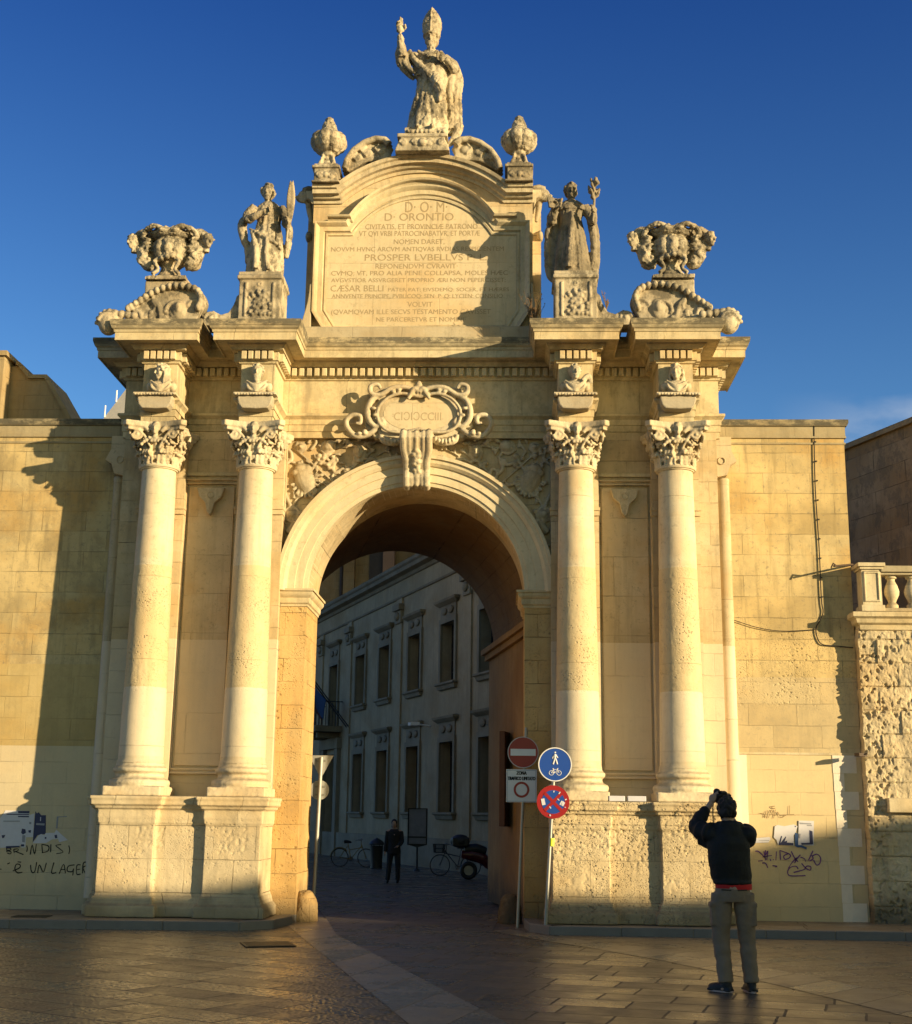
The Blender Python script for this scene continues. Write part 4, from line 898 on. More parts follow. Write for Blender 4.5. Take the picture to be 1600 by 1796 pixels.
def big_urn(x, lab, lab2):
    q = 1 if x > 0 else -1
    o = thing('vase', lab, 'vase', (x, -.90, 9.89), group='great carved vases'); o.scale = (1, 1, .94)
    m = MB(); m.bx(-.33, .33, -.30, .30, 0, .07)
    m.lathe([(.30, .06), (.24, .12), (.17, .22), (.14, .32), (.18, .36), (.20, .40), (.14, .43)], n=28)
    m.lathe([(.06, .36), (.20, .38), (.30, .47), (.34, .60), (.31, .74), (.22, .83), (.1, .86)], n=120, rib=lambda t, z: 1 - .20 * (1 - abs(sin(10 * t / 2)) ** .4))
    m.lathe([(.22, .80), (.30, .83), (.36, .89), (.33, .94), (.24, .95), (.18, .90)], n=40, rib=lambda t, z: 1 + .07 * sin(9 * t))
    for s_ in (-1, 1):
        p, r = cr([(s_ * .30, -.02, .92), (s_ * .46, -.04, .95), (s_ * .56, -.06, .86), (s_ * .55, -.06, .76)], [.09, .09, .08, .06]); m.tube(p, r, 10)
        head(m, T((s_ * .60, -.10, .64), rz=s_ * .7, rx=.15), .26, 'curly'); m.ell((s_ * .40, .0, .62), (.13, .16, .27)); m.ell((s_ * .36, .0, .42), (.14, .15, .14)); m.tube([(s_ * .58, -.04, .70), (s_ * .42, .0, .66)], [.09, .12], 10)
        p, r = cr([(s_ * .05, -.26, .92), (s_ * .22, -.30, .97), (s_ * .38, -.22, .93), (s_ * .44, -.16, .82), (s_ * .36, -.2, .78)], [.03, .05, .05, .045, .03]); m.tube(p, r, 8)
        for k in range(6): m.ell((s_ * (.36 + .03 * sin(k * 2)), -.17, .78 - .07 * k), (.06, .04, .035))
        p, r = cr([(s_ * .54, -.04, .72), (s_ * .46, -.06, .58), (s_ * .42, -.1, .42), (s_ * .30, -.12, .30), (s_ * .36, -.14, .42)], [.08, .10, .10, .08, .04]); m.tube(p, r, 10)
        p, r = cr([(s_ * .40, -.12, .70), (s_ * .47, -.15, .60), (s_ * .40, -.2, .48), (s_ * .48, -.16, .38), (s_ * .40, -.16, .32)], .035); m.tube(p, r, 8)
        for k in range(5): m.ell((s_ * (.38 + .03 * k), -.14, .72 - .07 * k), .04)
        p, r = cr([(s_ * .12, -.22, .40), (s_ * .2, -.26, .34), (s_ * .14, -.24, .2), (s_ * .22, -.28, .1)], .035); m.tube(p, r, 8)
    rnd = random.Random(6)
    for k in range(60):
        a = rnd.uniform(0, 2 * pi); r = rnd.uniform(.15, .38); m.ell((r * cos(a), r * sin(a) * .8, .95 + rnd.uniform(-.03, .035)), rnd.uniform(.03, .055))
    for k in range(9): t = pi + pi * k / 8; m.ell((.20 * cos(t), -.08 + .2 * sin(t), .42 - .03 * sin(k * .8)), .05)
    carve(m, 'vase_body', M_STAT, o, .0125, 1, rough=.007, rscale=16, pit=.012, pscale=12)
    # sloping scroll that carries it
    m = MB()
    m.bx(-.32, .32, -1.16, -.60, 9.70, 9.99) if False else None
    z0 = 9.10
    m.prism([(x - .33, z0), (x + .33, z0), (x + .33, 9.885), (x - .33, 9.885)], -1.14, -.62)
    m.prism([(x - q * .50, z0), (x - q * .60, 9.30), (x - q * .60, 9.52), (x - q * .50, 9.68), (x - q * .2, 9.72), (x + q * .1, 9.64), (x + q * .35, 9.46), (x + q * .55, 9.32), (x + q * .62, z0)], -1.22, -.70)
    p, r = cr([(x - q * .58, -1.0, 9.38), (x - q * .62, -1.0, 9.54), (x - q * .50, -1.0, 9.70), (x - q * .2, -1.0, 9.75), (x + q * .1, -1.0, 9.67), (x + q * .35, -1.0, 9.50), (x + q * .54, -1.0, 9.36)], .08, 6); m.tube(p, .06, 10)
    for k in range(0, len(p), 2):
        for y in (-1.26, -1.12): m.ell(p[k] + Vector((0, y + 1.0, 0)), (.05, .075, .065))
    scroll(m, (x - q * .52, -1.20, 9.40), .12, .03, 1.3, Matrix.Diagonal((q, 1, 1)), 1, .05)
    scroll(m, (x - q * .22, -1.22, 9.34), .17, .04, 1.4, Matrix.Diagonal((q, 1, 1)), 1, .035); scroll(m, (x + q * .18, -1.22, 9.24), .10, .03, 1.3, Matrix.Diagonal((-q, 1, 1)), 1, .03)
    m.ell((x - q * .26, -1.22, 9.36), (.12, .06, .17)); m.ell((x - q * .26, -1.27, 9.38), (.055, .04, .09))
    for pts in ([(x + q * .55, -1.1, 9.14), (x + q * .60, -1.15, 9.30), (x + q * .70, -1.1, 9.36), (x + q * .66, -1.12, 9.26)], [(x, -1.24, 9.14), (x + q * .06, -1.24, 9.4), (x + q * .16, -1.24, 9.5), (x + q * .1, -1.24, 9.4)], [(x + q * .3, -1.24, 9.12), (x + q * .36, -1.24, 9.32), (x + q * .46, -1.24, 9.34)]):
        pp, r = cr(pts, .04); m.tube(pp, r, 8)
    rnd = random.Random(8)
    for k in range(26): m.ell((x + q * rnd.uniform(-.1, .45), -1.23, 9.14 + rnd.uniform(0, .25)), rnd.uniform(.02, .045))
    ob = carve(m, 'scroll_bracket', M_STAT, None, .0145, 1, rough=.004, rscale=12); tag(ob, lab2, 'scroll bracket', 'sloping scroll brackets')
    # leafy mask at the outer corner of the cornice
    m = MB(); cx = x + q * .80; cz = 9.08
    scroll(m, (cx, -1.42, cz), .14, .04, 1.3, Matrix.Diagonal((q, 1, 1)), 1, .055); m.ell((cx, -1.35, cz), (.17, .14, .2)); 
    for k in range(9): a = pi * k / 8; m.tube([(cx + .12 * cos(a), -1.36, cz + .12 * sin(a)), (cx + .22 * cos(a), -1.38, cz + .24 * sin(a))], [.05, .03], 6)
    for k in range(5): m.ell((cx - q * .1 * k, -1.38, cz + .16 - .01 * k), (.06, .06, .07))
    carve(m, 'corner_mask', M_STAT, gate, .015, 1, rough=.003)
big_urn(-XO, 'wide carved stone vase with two heads, at the left end of the gate', 'carved scroll bracket carrying the vase at the left end')
big_urn(XO, 'wide carved stone vase with two heads, at the right end of the gate', 'carved scroll bracket carrying the vase at the right end')

# ================================================================ busts above the capitals
def bust(x, lab, hair, yaw, beard=False, dress=0):
    o = thing('bust', lab, 'bust', (x, -1.15, 7.957), group='busts above the capitals')
    m = MB()
    m.lathe([(.06, 0), (.075, .03), (.05, .05)], n=16)
    m.ell((0, -.01, .12), (.165, .12, .12)); m.ell((0, 0, .17), (.20, .11, .075)); m.ell((0, -.02, .05), (.10, .09, .06))
    for q in (-1, 1): m.ell((q * .17, 0, .14), (.07, .085, .085)); p, r = cr([(q * .15, -.08, .17), (q * .12, -.115, .09), (q * .02, -.12, .03)], [.02, .025, .02]); m.tube(p, r, 8)
    for k in range(5): p, r = cr([(-.16 + .02 * k, -.09, .22 - .03 * k), (0, -.14, .13 - .025 * k), (.17 - .02 * k, -.09, .22 - .035 * k)], .016); m.tube(p, r, 6)
    if dress: p, r = cr([(.1, -.1, .2), (.2, -.05, .3), (.24, .0, .2)], [.04, .05, .04]); m.tube(p, r, 8)
    head(m, T((0, -.04, .235), rz=yaw), .27, hair, beard)
    carve(m, 'figure', M_CARVE, o, .0095, 1, rough=.002, rscale=18)
bust(-XO + .05, 'pale stone bust of a woman turned left, above the leftmost column', 'long', -1.0)
bust(-XI + .02, 'pale stone bust of a bearded man with curled hair, above the second column', 'curly', .05, True)
bust(XI - .02, 'pale stone bust of a short haired cloaked figure, above the third column', 'short', .15, False, 1)
bust(XO, 'pale stone bust with long flowing hair, above the rightmost column', 'long', -.25)
# ================================================================ side walls of the gate
M_WINGL = stone('limestone_wall_left', (.60, .50, .29), (.50, .40, .21), (.72, .335), .6, .7, fine=.45, stain=.45, grime=.95, topz=(7.70, 7.86), seed=20, mottle=1.9, crust=.22, patch=[(.1, 2.58, (.64, .56, .40), .65), (2.58, 3.86, (.48, .36, .15), .55)])
M_WINGR = stone('limestone_wall_right', (.66, .54, .30), (.57, .44, .22), (.74, .335), .6, .7, pit=.5, pz=(3.2, 4.9), fine=.5, stain=.4, grime=.85, topz=(7.66, 7.86), seed=21, mottle=1.9, crust=.15, patch=[(.1, 2.56, (.66, .55, .34), .75), (2.56, 3.75, (.52, .44, .30), .4)])
def wing(x0, x1, mat, lab):
    o = thing('side_wall', lab, 'wall', ((x0 + x1) / 2, .5, 0))
    inv = Matrix.Translation((-(x0 + x1) / 2, -.5, 0))
    m = MB(); m.M = inv; m.bx(x0, x1, 0, 1.4, .0, 7.88); m.build('masonry', mat, o)
    m = MB(); m.M = inv
    m.sweep([(x0, -.0), (x1, -.0), (x1, 1.4)] if x1 > 0 else [(x0, 0), (x1, 0)], [(-.01, 7.50), (.015, 7.50), (.02, 7.53), (-.005, 7.535), (-.005, 7.60), (.03, 7.605), (.03, 7.635), (.02, 7.64), (.02, 7.80), (.05, 7.805), (.07, 7.85), (.07, 7.905), (-.3, 7.93)], lambda u, v, h: (u, v, h), side=1)
    m.build('coping', stone('coping_lichen', (.48, .41, .27), (.36, .31, .20), (1.1, 9), .5, .2, fine=.8, stain=.6, lichen=1., topz=(7.78, 7.82), seed=22), o, smooth=30)
    return o, inv
wl_, invL = wing(-16, -4.80, M_WINGL, 'long flat stone wall left of the gate with posters and black graffiti')
wr_, invR = wing(4.80, 6.86, M_WINGR, 'tall stone wall right of the gate with a cable running down it')
# pale toothed quoins of the walled up opening
m = MB(); m.M = invR
m.bx(4.98, 5.12, -.006, .01, .12, 2.56)
for k in range(9):
    z = .12 + k * .272; w_ = .36 if k % 2 == 0 else .16
    m.bx(6.42 + .02 * (8 - k) * .3, 6.42 + w_ + .02 * (8 - k) * .3, -.006 - .0004 * k, .01, z, z + .268)
m.build('pale_quoin_plaster', flat('pale_plaster', (.74, .67, .56), .9, nscale=6, namp=.12, bumpn=40), wr_)
m = MB(); m.M = invR; m.bx(4.99, 6.80, -.012, .01, 2.565, 2.60); m.build('string_ledge', M_TRIM, wr_)

# rough masonry wall with the balustrade
rw = thing('rough_wall', 'pitted rough stone wall with a balustrade on top, at the right edge', 'wall', (9.5, .2, 0)); invW = Matrix.Translation((-9.5, -.2, 0))
rows = []
NX, NZ = 300, 300
for i in range(NZ + 1):
    z = .0 + 4.50 * i / NZ; row = []
    for j in range(NX + 1):
        x = 6.865 + 2.6 * (j / NX); p = Vector((x, 0, z))
        bz = int(z / .36); bxx = int((x + (bz % 2) * .3) / .62); pr = .05 * (noise.noise(Vector((bxx * 3.7, bz * 5.1, 2))))
        jz = min(z / .36 - bz, 1 - (z / .36 - bz)) * .36; d = pr + .026 * noise.noise(p * 4) + .012 * noise.noise(p * 13) + .006 * noise.noise(p * 31)
        a = noise.noise(p * 9 + Vector((3, 3, 3))) + .8 * noise.noise(p * 21); 
        mk = .6 + 1.5 * noise.noise(Vector((x * 1.1, 3, z * 1.3)))
        if a > .18 and mk > 0: d -= .042 * min(1, mk) * min(1, (a - .18) / .3)
        if jz < .012: d -= .02
        d += .03 * (z < 1.65) - .02 * max(0, noise.noise(Vector((0, 0, z * 2)))) * (j < 20)
        row.append((x + (.02 * noise.noise(Vector((0, 4, z * 5))) if j == 0 else 0), -.22 - d, z))
    rows.append(row)
rows = [[(r[0][0], .8, r[0][2])] + r for r in rows]
M_ROUGH = stone('rough_tufa', (.66, .56, .38), (.54, .44, .27), None, pit=.4, fine=1.2, stain=.3, grime=.8, lichen=.3, seed=23)
m = MB(); m.M = invW; m.grid(rows); m.bx(9.46, 16, -.22, 1.2, 0, 4.5); m.bx(6.9, 16, .3, 1.2, 0, 4.5); m.build('masonry', M_ROUGH, rw, smooth=60)
m = MB(); m.M = invW; m.bx(7.15, 16, -.33, -.1, 1.72, 1.93); m.build('smooth_course', M_TRIM, rw, bevel=.01)
m = MB(); m.M = invW
m.sweep([(6.93, .8), (6.93, -.22), (16, -.22)], [(0, 4.45), (.04, 4.47), (.05, 4.54), (.10, 4.57), (.12, 4.63), (.17, 4.66), (.17, 4.73), (-.5, 4.74)], lambda u, v, h: (u, v, h), side=1); m.build('cornice', M_CORN, rw, smooth=30)
m = MB(); m.M = invW
m.bx(6.90, 7.26, -.36, .0, 4.742, 4.84); m.bx(6.93, 7.23, -.33, -.03, 4.84, 5.40); m.bx(6.90, 7.26, -.36, .0, 5.40, 5.44); m.bx(6.87, 7.29, -.39, .03, 5.44, 5.50)
m.sweep([(6.985, 4.92), (7.175, 4.92), (7.175, 5.34), (6.985, 5.34)], [(0, -.33), (0, -.35), (.02, -.35), (.035, -.33)], lambda u, v, h: (u, h, v), side=1, closed=True); m.build('pier', M_TRIM, rw, bevel=.006)
m = MB(); m.M = invW; m.bx(7.26, 16, -.33, -.03, 4.742, 4.80); m.bx(7.23, 16, -.35, -.01, 5.36, 5.46); m.bx(7.23, 16, -.31, -.05, 5.32, 5.36); m.build('rail', stone('rail_lichen', (.5, .43, .3), (.4, .34, .22), None, fine=.8, lichen=1, stain=.5), rw, bevel=.01)
for k in range(6):
    x = 7.42 + .31 * k; m = MB(); m.M = invW
    m.lathe([(.09, 4.80), (.09, 4.86), (.055, 4.90), (.07, 4.94), (.11, 5.02), (.115, 5.08), (.09, 5.17), (.055, 5.24), (.06, 5.27), (.085, 5.28), (.085, 5.32)], (x, -.18, 0), 24); m.build('baluster', M_TRIM, rw, smooth=40)

# ================================================================ writing and paper on the walls
def strokes(name, lines, r, mat, parent, inv, y=-.004, sx=1):
    """hand drawn paint strokes, pixel polylines unprojected on the wall plane"""
    m = MB(); m.M = inv
    for ln in lines:
        pts, _ = cr([at(a, b, y) for a, b in ln], None, 4)
        L_, R_ = [], []
        for i, p in enumerate(pts):
            t = (pts[min(i + 1, len(pts) - 1)] - pts[max(i - 1, 0)]).normalized(); n = Vector((-t.z, 0, t.x)); k = r * (.75 + .35 * noise.noise(p * 9))
            L_.append(p + n * k); R_.append(p - n * k)
        m.grid([L_, R_])
    return m.build(name, mat, parent, fix=False)
def z2(l, ox, oy, s): return [[(ox + a / s, oy + b / s) for a, b in ln] for ln in l]
S1 = 9.41
g = [[(110, 1010), (115, 1080)], [(115, 1010), (175, 1018), (172, 1045), (120, 1054), (180, 1075), (170, 1108), (120, 1095)], [(225, 1030), (235, 1090)], [(235, 1030), (300, 1028), (292, 1058), (245, 1068)], [(255, 1068), (388, 1120)], [(440, 970), (450, 1020), (440, 1075)], [(500, 1120), (530, 960), (570, 1110), (600, 945)],
     [(690, 950), (700, 1080)], [(690, 950), (800, 980), (790, 1060), (690, 1090)], [(840, 950), (835, 1080)], [(1010, 955), (920, 970), (980, 1020), (1040, 1080), (930, 1105)], [(1135, 970), (1150, 1040), (1135, 1110)],
     [(0, 1360), (25, 1362)], [(120, 1275), (165, 1255)], [(210, 1390), (320, 1340), (330, 1290), (270, 1280), (245, 1360), (290, 1420), (370, 1410)], [(290, 1240), (350, 1245)],
     [(505, 1290), (512, 1375), (540, 1420), (578, 1385), (605, 1245)], [(620, 1425), (650, 1290), (715, 1410), (765, 1255)],
     [(890, 1250), (850, 1420), (930, 1415)], [(975, 1440), (1050, 1280), (1080, 1430)], [(1010, 1370), (1075, 1365)], [(1230, 1290), (1130, 1310), (1110, 1390), (1190, 1400), (1215, 1350)], [(1215, 1350), (1200, 1465)], [(1330, 1290), (1270, 1300), (1265, 1440), (1330, 1440)], [(1270, 1370), (1320, 1360)], [(1360, 1430), (1375, 1265), (1425, 1250), (1420, 1300), (1370, 1340), (1415, 1440)]]
tag(strokes('graffiti', z2(g, 0, 1380, S1), .0105, flat('spray_black', (.022, .02, .018), .8), wl_, invL), 'black hand written words BRINDISI and È UN LAGER')
S2 = 9.975
g = [[(250, 1130), (310, 1135), (430, 1250)], [(400, 1130), (430, 1290)], [(430, 1110), (430, 1200), (470, 1120), (450, 1280)], [(380, 1230), (540, 1200)], [(300, 1300), (380, 1295)], [(510, 1260), (520, 1300)], [(560, 1270), (575, 1280)], [(620, 1130), (610, 1290)], [(680, 1110), (690, 1280)], [(680, 1115), (850, 1180), (850, 1240), (770, 1270), (750, 1210), (830, 1170)],
     [(880, 1130), (940, 1250), (1000, 1310)], [(980, 1240), (890, 1330), (830, 1430)], [(1040, 1190), (970, 1270), (940, 1340)], [(1040, 1230), (1110, 1260), (1130, 1310)], [(1260, 1120), (1180, 1290)], [(1240, 1200), (1260, 1260), (1200, 1300)], [(1250, 1210), (1330, 1180), (1390, 1240), (1380, 1340), (1320, 1370), (1270, 1280)],
     [(1060, 1340), (1130, 1420), (1210, 1460), (1220, 1400), (1150, 1390), (1100, 1450), (920, 1500)], [(1000, 1440), (960, 1390), (870, 1410), (820, 1470), (830, 1540), (900, 1560), (1130, 1555)], [(370, 1335), (430, 1340), (470, 1420)], [(550, 1380), (630, 1390), (600, 1405)]]
tag(strokes('graffiti', z2(g, 1300, 1380, S2), .0105, flat('spray_purple', (.13, .045, .22), .7), wr_, invR, -.014), 'purple spray tag')
g = [[(330, 465), (390, 470), (430, 530)], [(400, 540), (440, 420)], [(440, 545), (470, 410)], [(480, 550), (510, 440), (540, 410), (560, 470)], [(520, 490), (580, 480)], [(570, 555), (600, 400)], [(590, 500), (640, 490), (640, 440), (700, 540), (780, 500)], [(700, 500), (820, 490), (930, 485)], [(850, 330), (845, 480)], [(590, 340), (520, 350), (560, 380), (600, 375)]]
tag(strokes('scribble', z2(g, 1300, 1380, S2), .006, flat('pencil_brown', (.25, .17, .09), .8), wr_, invR, -.014), 'thin brown scribble')
P_WHITE = flat('paper_white', (.60, .60, .66), .8, nscale=14, namp=.1); P_BLUE = flat('paper_navy', (.03, .035, .10), .6); P_GREY = flat('paper_print', (.28, .29, .33), .8)
def poster(quad, lab, Y, mat, extra=(), nm='poster', d=0):
    c = at(sum(q[0] for q in quad) / len(quad), sum(q[1] for q in quad) / len(quad), Y)
    o = thing(nm, lab, 'poster', c, group=None)
    m = MB(); m.M = Matrix.Translation(-c); m.prism([(at(a, b, Y).x, at(a, b, Y).z) for a, b in quad], Y - .003 - d, Y - .0005); m.build('sheet', mat, o)
    for i, (q, mt) in enumerate(extra):
        m = MB(); m.M = Matrix.Translation(-c); m.prism([(at(a, b, Y).x, at(a, b, Y).z) for a, b in q], Y - .0045 - d - .0008 * i, Y - .0032 - d); m.build('printed_area', mt, o)
    return o
Q = lambda l, ox=0, oy=1380, s=S1: [(ox + a / s, oy + b / s) for a, b in l]
poster(Q([(0, 520), (60, 440), (90, 390), (490, 400), (480, 500), (360, 560), (345, 960), (300, 990), (0, 1010)]), 'large white poster at the far left of the left wall, overlapping the next ones', -.002, P_WHITE,
       [(Q([(110, 445), (480, 450), (480, 465), (110, 462)]), P_BLUE), (Q([(300, 400), (490, 400), (485, 440), (300, 435)]), P_BLUE), (Q([(300, 480), (480, 482), (478, 505), (300, 500)]), P_BLUE), (Q([(100, 980), (320, 975), (330, 1000), (100, 1012)]), P_BLUE), (Q([(30, 800), (90, 795), (70, 840), (40, 850)]), P_BLUE), (Q([(60, 560), (330, 560), (330, 575), (60, 575)]), P_GREY)])
poster(Q([(350, 510), (570, 440), (545, 830), (430, 835), (420, 1000), (350, 1005)]), 'pale poster with small emblems, just left of the dark blue one', -.001, P_WHITE,
       [(Q([(365, 690), (420, 700), (430, 760), (380, 790), (350, 760)]), P_BLUE), (Q([(370, 800), (420, 800), (410, 920), (365, 910)]), P_GREY), (Q([(470, 720), (515, 715), (510, 760), (475, 755)]), P_BLUE), (Q([(485, 580), (520, 585), (515, 620), (485, 615)]), P_GREY), (Q([(350, 950), (400, 950), (400, 985), (350, 985)]), P_BLUE)])
poster(Q([(585, 405), (610, 440), (640, 420), (680, 470), (760, 470), (755, 780), (700, 790), (620, 800), (540, 920)]), 'torn dark blue poster on the left wall', -.001, P_BLUE,
       [(Q([(600, 600), (740, 605), (735, 640), (595, 630)]), P_GREY), (Q([(665, 500), (680, 500), (676, 565), (664, 565)]), P_WHITE)])
poster(Q([(550, 910), (590, 870), (640, 800), (680, 780), (740, 800), (750, 765), (900, 760), (930, 710), (1120, 880), (980, 915), (960, 860), (860, 870), (760, 930), (550, 935)]), 'torn white strip of paper under the dark blue poster', -.002, P_WHITE,
       [(Q([(740, 830), (770, 830), (765, 860), (740, 860)]), P_BLUE), (Q([(900, 800), (940, 790), (950, 850), (910, 850)]), P_BLUE)])
poster(Q([(940, 490), (1110, 485), (1100, 500), (965, 505), (950, 690), (925, 690)]), 'thin remains of a torn sheet at the right of the left wall posters', -.001, P_GREY)
Q2 = lambda l: Q(l, 1300, 1380, S2)
poster(Q2([(1010, 590), (1275, 600), (1270, 1030), (1000, 1020)]), 'white poster with a printed heading, rightmost on the right wall', -.014, P_WHITE,
       [(Q2([(1020, 625), (1230, 640), (1230, 660), (1030, 655)]), P_GREY), (Q2([(1150, 665), (1240, 670), (1240, 690), (1150, 685)]), P_GREY), (Q2([(1195, 760), (1250, 780), (1260, 1010), (1060, 1015), (1050, 985), (1200, 980)]), P_BLUE), (Q2([(1010, 820), (1040, 820), (1035, 900), (1010, 900)]), P_GREY)])
poster(Q2([(590, 690), (640, 670), (760, 690), (920, 660), (990, 690), (960, 790), (920, 850), (925, 1030), (650, 1020), (620, 930), (575, 890)]), 'torn white poster with black brush marks beside the right wall heading poster', -.013, P_WHITE,
       [(Q2([(655, 1000), (700, 860), (720, 865), (690, 985), (780, 870), (790, 880), (760, 960), (810, 940), (800, 975), (915, 985), (915, 1025), (660, 1020)]), P_BLUE), (Q2([(940, 680), (970, 690), (945, 710)]), P_BLUE)])
poster(Q2([(940, 790), (1000, 830), (1000, 1000), (1150, 1060), (1145, 1100), (1050, 1060), (990, 1060), (945, 1040)]), 'scrap of dark blue poster under the white ones on the right wall', -.012, flat('paper_blue', (.03, .08, .22), .6))
poster(Q2([(230, 900), (500, 880), (520, 915), (480, 975), (260, 985)]), 'low torn strip of white paper beside the man at the right wall', -.013, P_WHITE, [(Q2([(310, 935), (490, 935), (490, 945), (310, 942)]), P_GREY)])

# cables
m = MB(); p, _ = cr([at(a, b, -.022) for a, b in [(1428, 742), (1430, 850), (1437, 960), (1441, 1050), (1444, 1072), (1440, 1086), (1432, 1100), (1433, 1116), (1442, 1130), (1465, 1133), (1497, 1136)]], None, 5); m.tube(p, .009, 6)
for k in range(9): q = at(1430.2 + k * 1.5, 775 + 34 * k, -.018); m.box(q, (.028, .03, .018))
tag(m.build('cable', flat('cable_black', (.02, .018, .015), .6)), 'black cable clipped down the right wall and curling at its foot', 'cable')
m = MB(); p, _ = cr([at(a, b, -.03) for a, b in [(1236, 1078), (1250, 1078), (1282, 1086), (1330, 1101), (1375, 1107), (1432, 1104)]], None, 5); m.tube(p, .006, 6)
tag(m.build('wire', flat('cable_black', (.02, .018, .015), .6)), 'thin wire sagging sideways across the right wall', 'wire')
m = MB(); m.bar(at(1496, 990, -.02), at(1463, 993, -.35), .016); m.tube([at(1468, 993, -.3), at(1462, 988, -.35), at(1458, 996, -.35)], .014, 6); pass
tag(m.build('iron_bracket', flat('rust', (.06, .035, .02), .7)), 'rusty iron hook beside the balustrade at the right wall corner', 'bracket')
m = MB(); m.box(at(1510, 1324, -.28), (.14, .12, .05), rz=.4); m.bar(at(1500, 1325, -.2), at(1522, 1322, -.35), .012); tag(m.build('wall_hook', flat('rust', (.06, .035, .02), .7)), 'small dark iron fitting low on the corner of the rough wall', 'hook')
for i, (a, b) in enumerate(((1068, 1096), (1101, 1133))):
    m = MB(); p, q = at(a, 1402, -1.2), at(b, 1393, -1.2); m.bx(p.x, q.x, -1.24, -1.14, 1.824, 1.90); tag(m.build('white_package', P_WHITE, bevel=.008), ('left' if i == 0 else 'right') + ' one of two white packages on the right pedestal ledge', 'package')
# dry plants growing on the cornice
def shrub(loc, h, n, lab, seed=1):
    m = MB(); r = random.Random(seed)
    for k in range(n):
        a = r.uniform(0, 2 * pi); l = h * r.uniform(.4, 1); s_ = r.uniform(.1, .5)
        p = [Vector((0, 0, 0)), Vector((cos(a) * s_ * l * .4, sin(a) * s_ * l * .4, l * .5)), Vector((cos(a) * s_ * l, sin(a) * s_ * l, l))]
        q, _ = cr(p, None, 3); m.tube(q, .004, 4)
        for j in range(5): c = q[r.randint(1, len(q) - 1)]; d = Vector((r.uniform(-1, 1), r.uniform(-1, 1), r.uniform(0, 1))) * .06 * h; m.add([c, c + d + Vector((.01, 0, 0)), c + d * 1.2, c + d - Vector((.01, 0, 0))], [(0, 1, 2, 3)])
    o = m.build('dry_weed', flat('dry_stalk', (.20, .13, .07), .9, nscale=20, namp=.3), loc=loc); tag(o, lab, 'plant'); return o
shrub((1.86, -.95, 9.12), .62, 46, 'dry brown weed on the cornice at the right foot of the inscription block', 3)
shrub((2.98, -1.2, 9.35), .30, 14, 'small dry weed behind the pedestal of the friar statue', 4)
shrub((-1.95, -.9, 9.12), .22, 24, 'tiny dry tuft on the cornice at the left foot of the inscription block', 5)

# ================================================================ buildings behind
lb = thing('rooftop_house', 'stone rooftop block with a sloping parapet behind the left wall', 'building', (-8.6, 4, 0))
inv = Matrix.Translation((8.6, -4, 0)); M_BACK = stone('back_stone', (.46, .36, .21), (.34, .26, .14), (.6, .3), .4, .3, fine=.5, stain=.7, lichen=.9, seed=30)
m = MB(); m.M = inv; m.bx(-13, -8.42, 3.5, 5.4, 0, 10.26)
m.prism([(-8.6, 0), (-8.6, 10.2), (-8.30, 10.2), (-8.05, 9.92), (-7.72, 9.92), (-7.05, 8.85), (-6.9, 8.85), (-6.75, 8.4), (-6.6, 0)], 3.9, 5.0); m.build('wall', M_BACK, lb)
m = MB(); m.M = inv; m.bx(-13, -8.36, 3.44, 5.45, 10.262, 10.36); m.prism([(-8.32, 10.201), (-8.32, 10.30), (-8.24, 10.26), (-8.0, 10.0), (-7.68, 10.0), (-6.98, 8.88), (-7.05, 8.855), (-7.72, 9.925), (-8.05, 9.925), (-8.29, 10.2)], 3.84, 5.06); m.build('coping', M_BACK, lb)
gh = thing('grey_roof', 'small grey pitched roof with thin spikes far behind the left wall', 'building', (-9.6, 15, 0)); m = MB(); m.M = Matrix.Translation((9.6, -15, 0))
m.prism([(-10.3, 0), (-10.3, 12.1), (-9.3, 13.6), (-6, 13.6), (-6, 0)], 15, 18); m.build('roof', flat('grey_slate', (.30, .30, .31), .8, nscale=5, namp=.2), gh)
m = MB(); m.M = Matrix.Translation((9.6, -15, 0)); 
for x, z in ((-10.02, 12.5), (-9.72, 12.95)): m.bar((x, 14.98, z), (x, 14.98, z + .35), .022, 6)
m.build('spike', flat('white_metal', (.8, .8, .8), .5), gh)
rb = thing('brick_building', 'dark stained stone block building rising behind the balustrade at the right', 'building', (8.747, 2.5, 0), rz=atan2(-.924, .383))
m = MB(); m.bx(-7, 1.75, 0, 6, 0, 8.60); m.build('wall', stone('dark_stained_blocks', (.58, .43, .25), (.36, .26, .15), (.95, .40), .9, .9, fine=.6, stain=.85, st0=.52, crust=.5, lichen=.5, seed=31), rb)
m = MB(); m.bx(-7, 1.85, -.08, 6, 8.60, 8.70); m.build('coping', M_BACK, rb)

# --- palazzo across the street inside the arch
M_PAL = stone('palazzo_plaster', (.45, .35, .215), (.32, .25, .15), None, fine=.35, stain=.45, grime=.6, lichen=.6, seed=33)
M_PALT = stone('palazzo_trim', (.31, .26, .18), (.21, .175, .12), None, fine=.6, stain=.6, lichen=.9, seed=34)
M_GLASS = flat('window_dark', (.012, .013, .016), .5, spec=.03); M_SHUT = flat('shutter_wood', (.035, .03, .025), .7, nscale=30, namp=.3)
pal = thing('palazzo', 'grey two storey palace with tall windows seen through the arch', 'building', (-1.658, 23.44, 0), rz=atan2(-.926, .378))
US = (6.4, 3.3, -.1, -3.4, -6.8, -10.2)
holes = [(-u - .62, -u + .62, a, b) for u in US for a, b in ((1.68, 3.78), (5.60, 7.46))] + [(-10.3 - .62, -10.3 + .62, 5.0, 7.46), (-10.3 - .85, -10.3 + .85, .0, 3.9)]
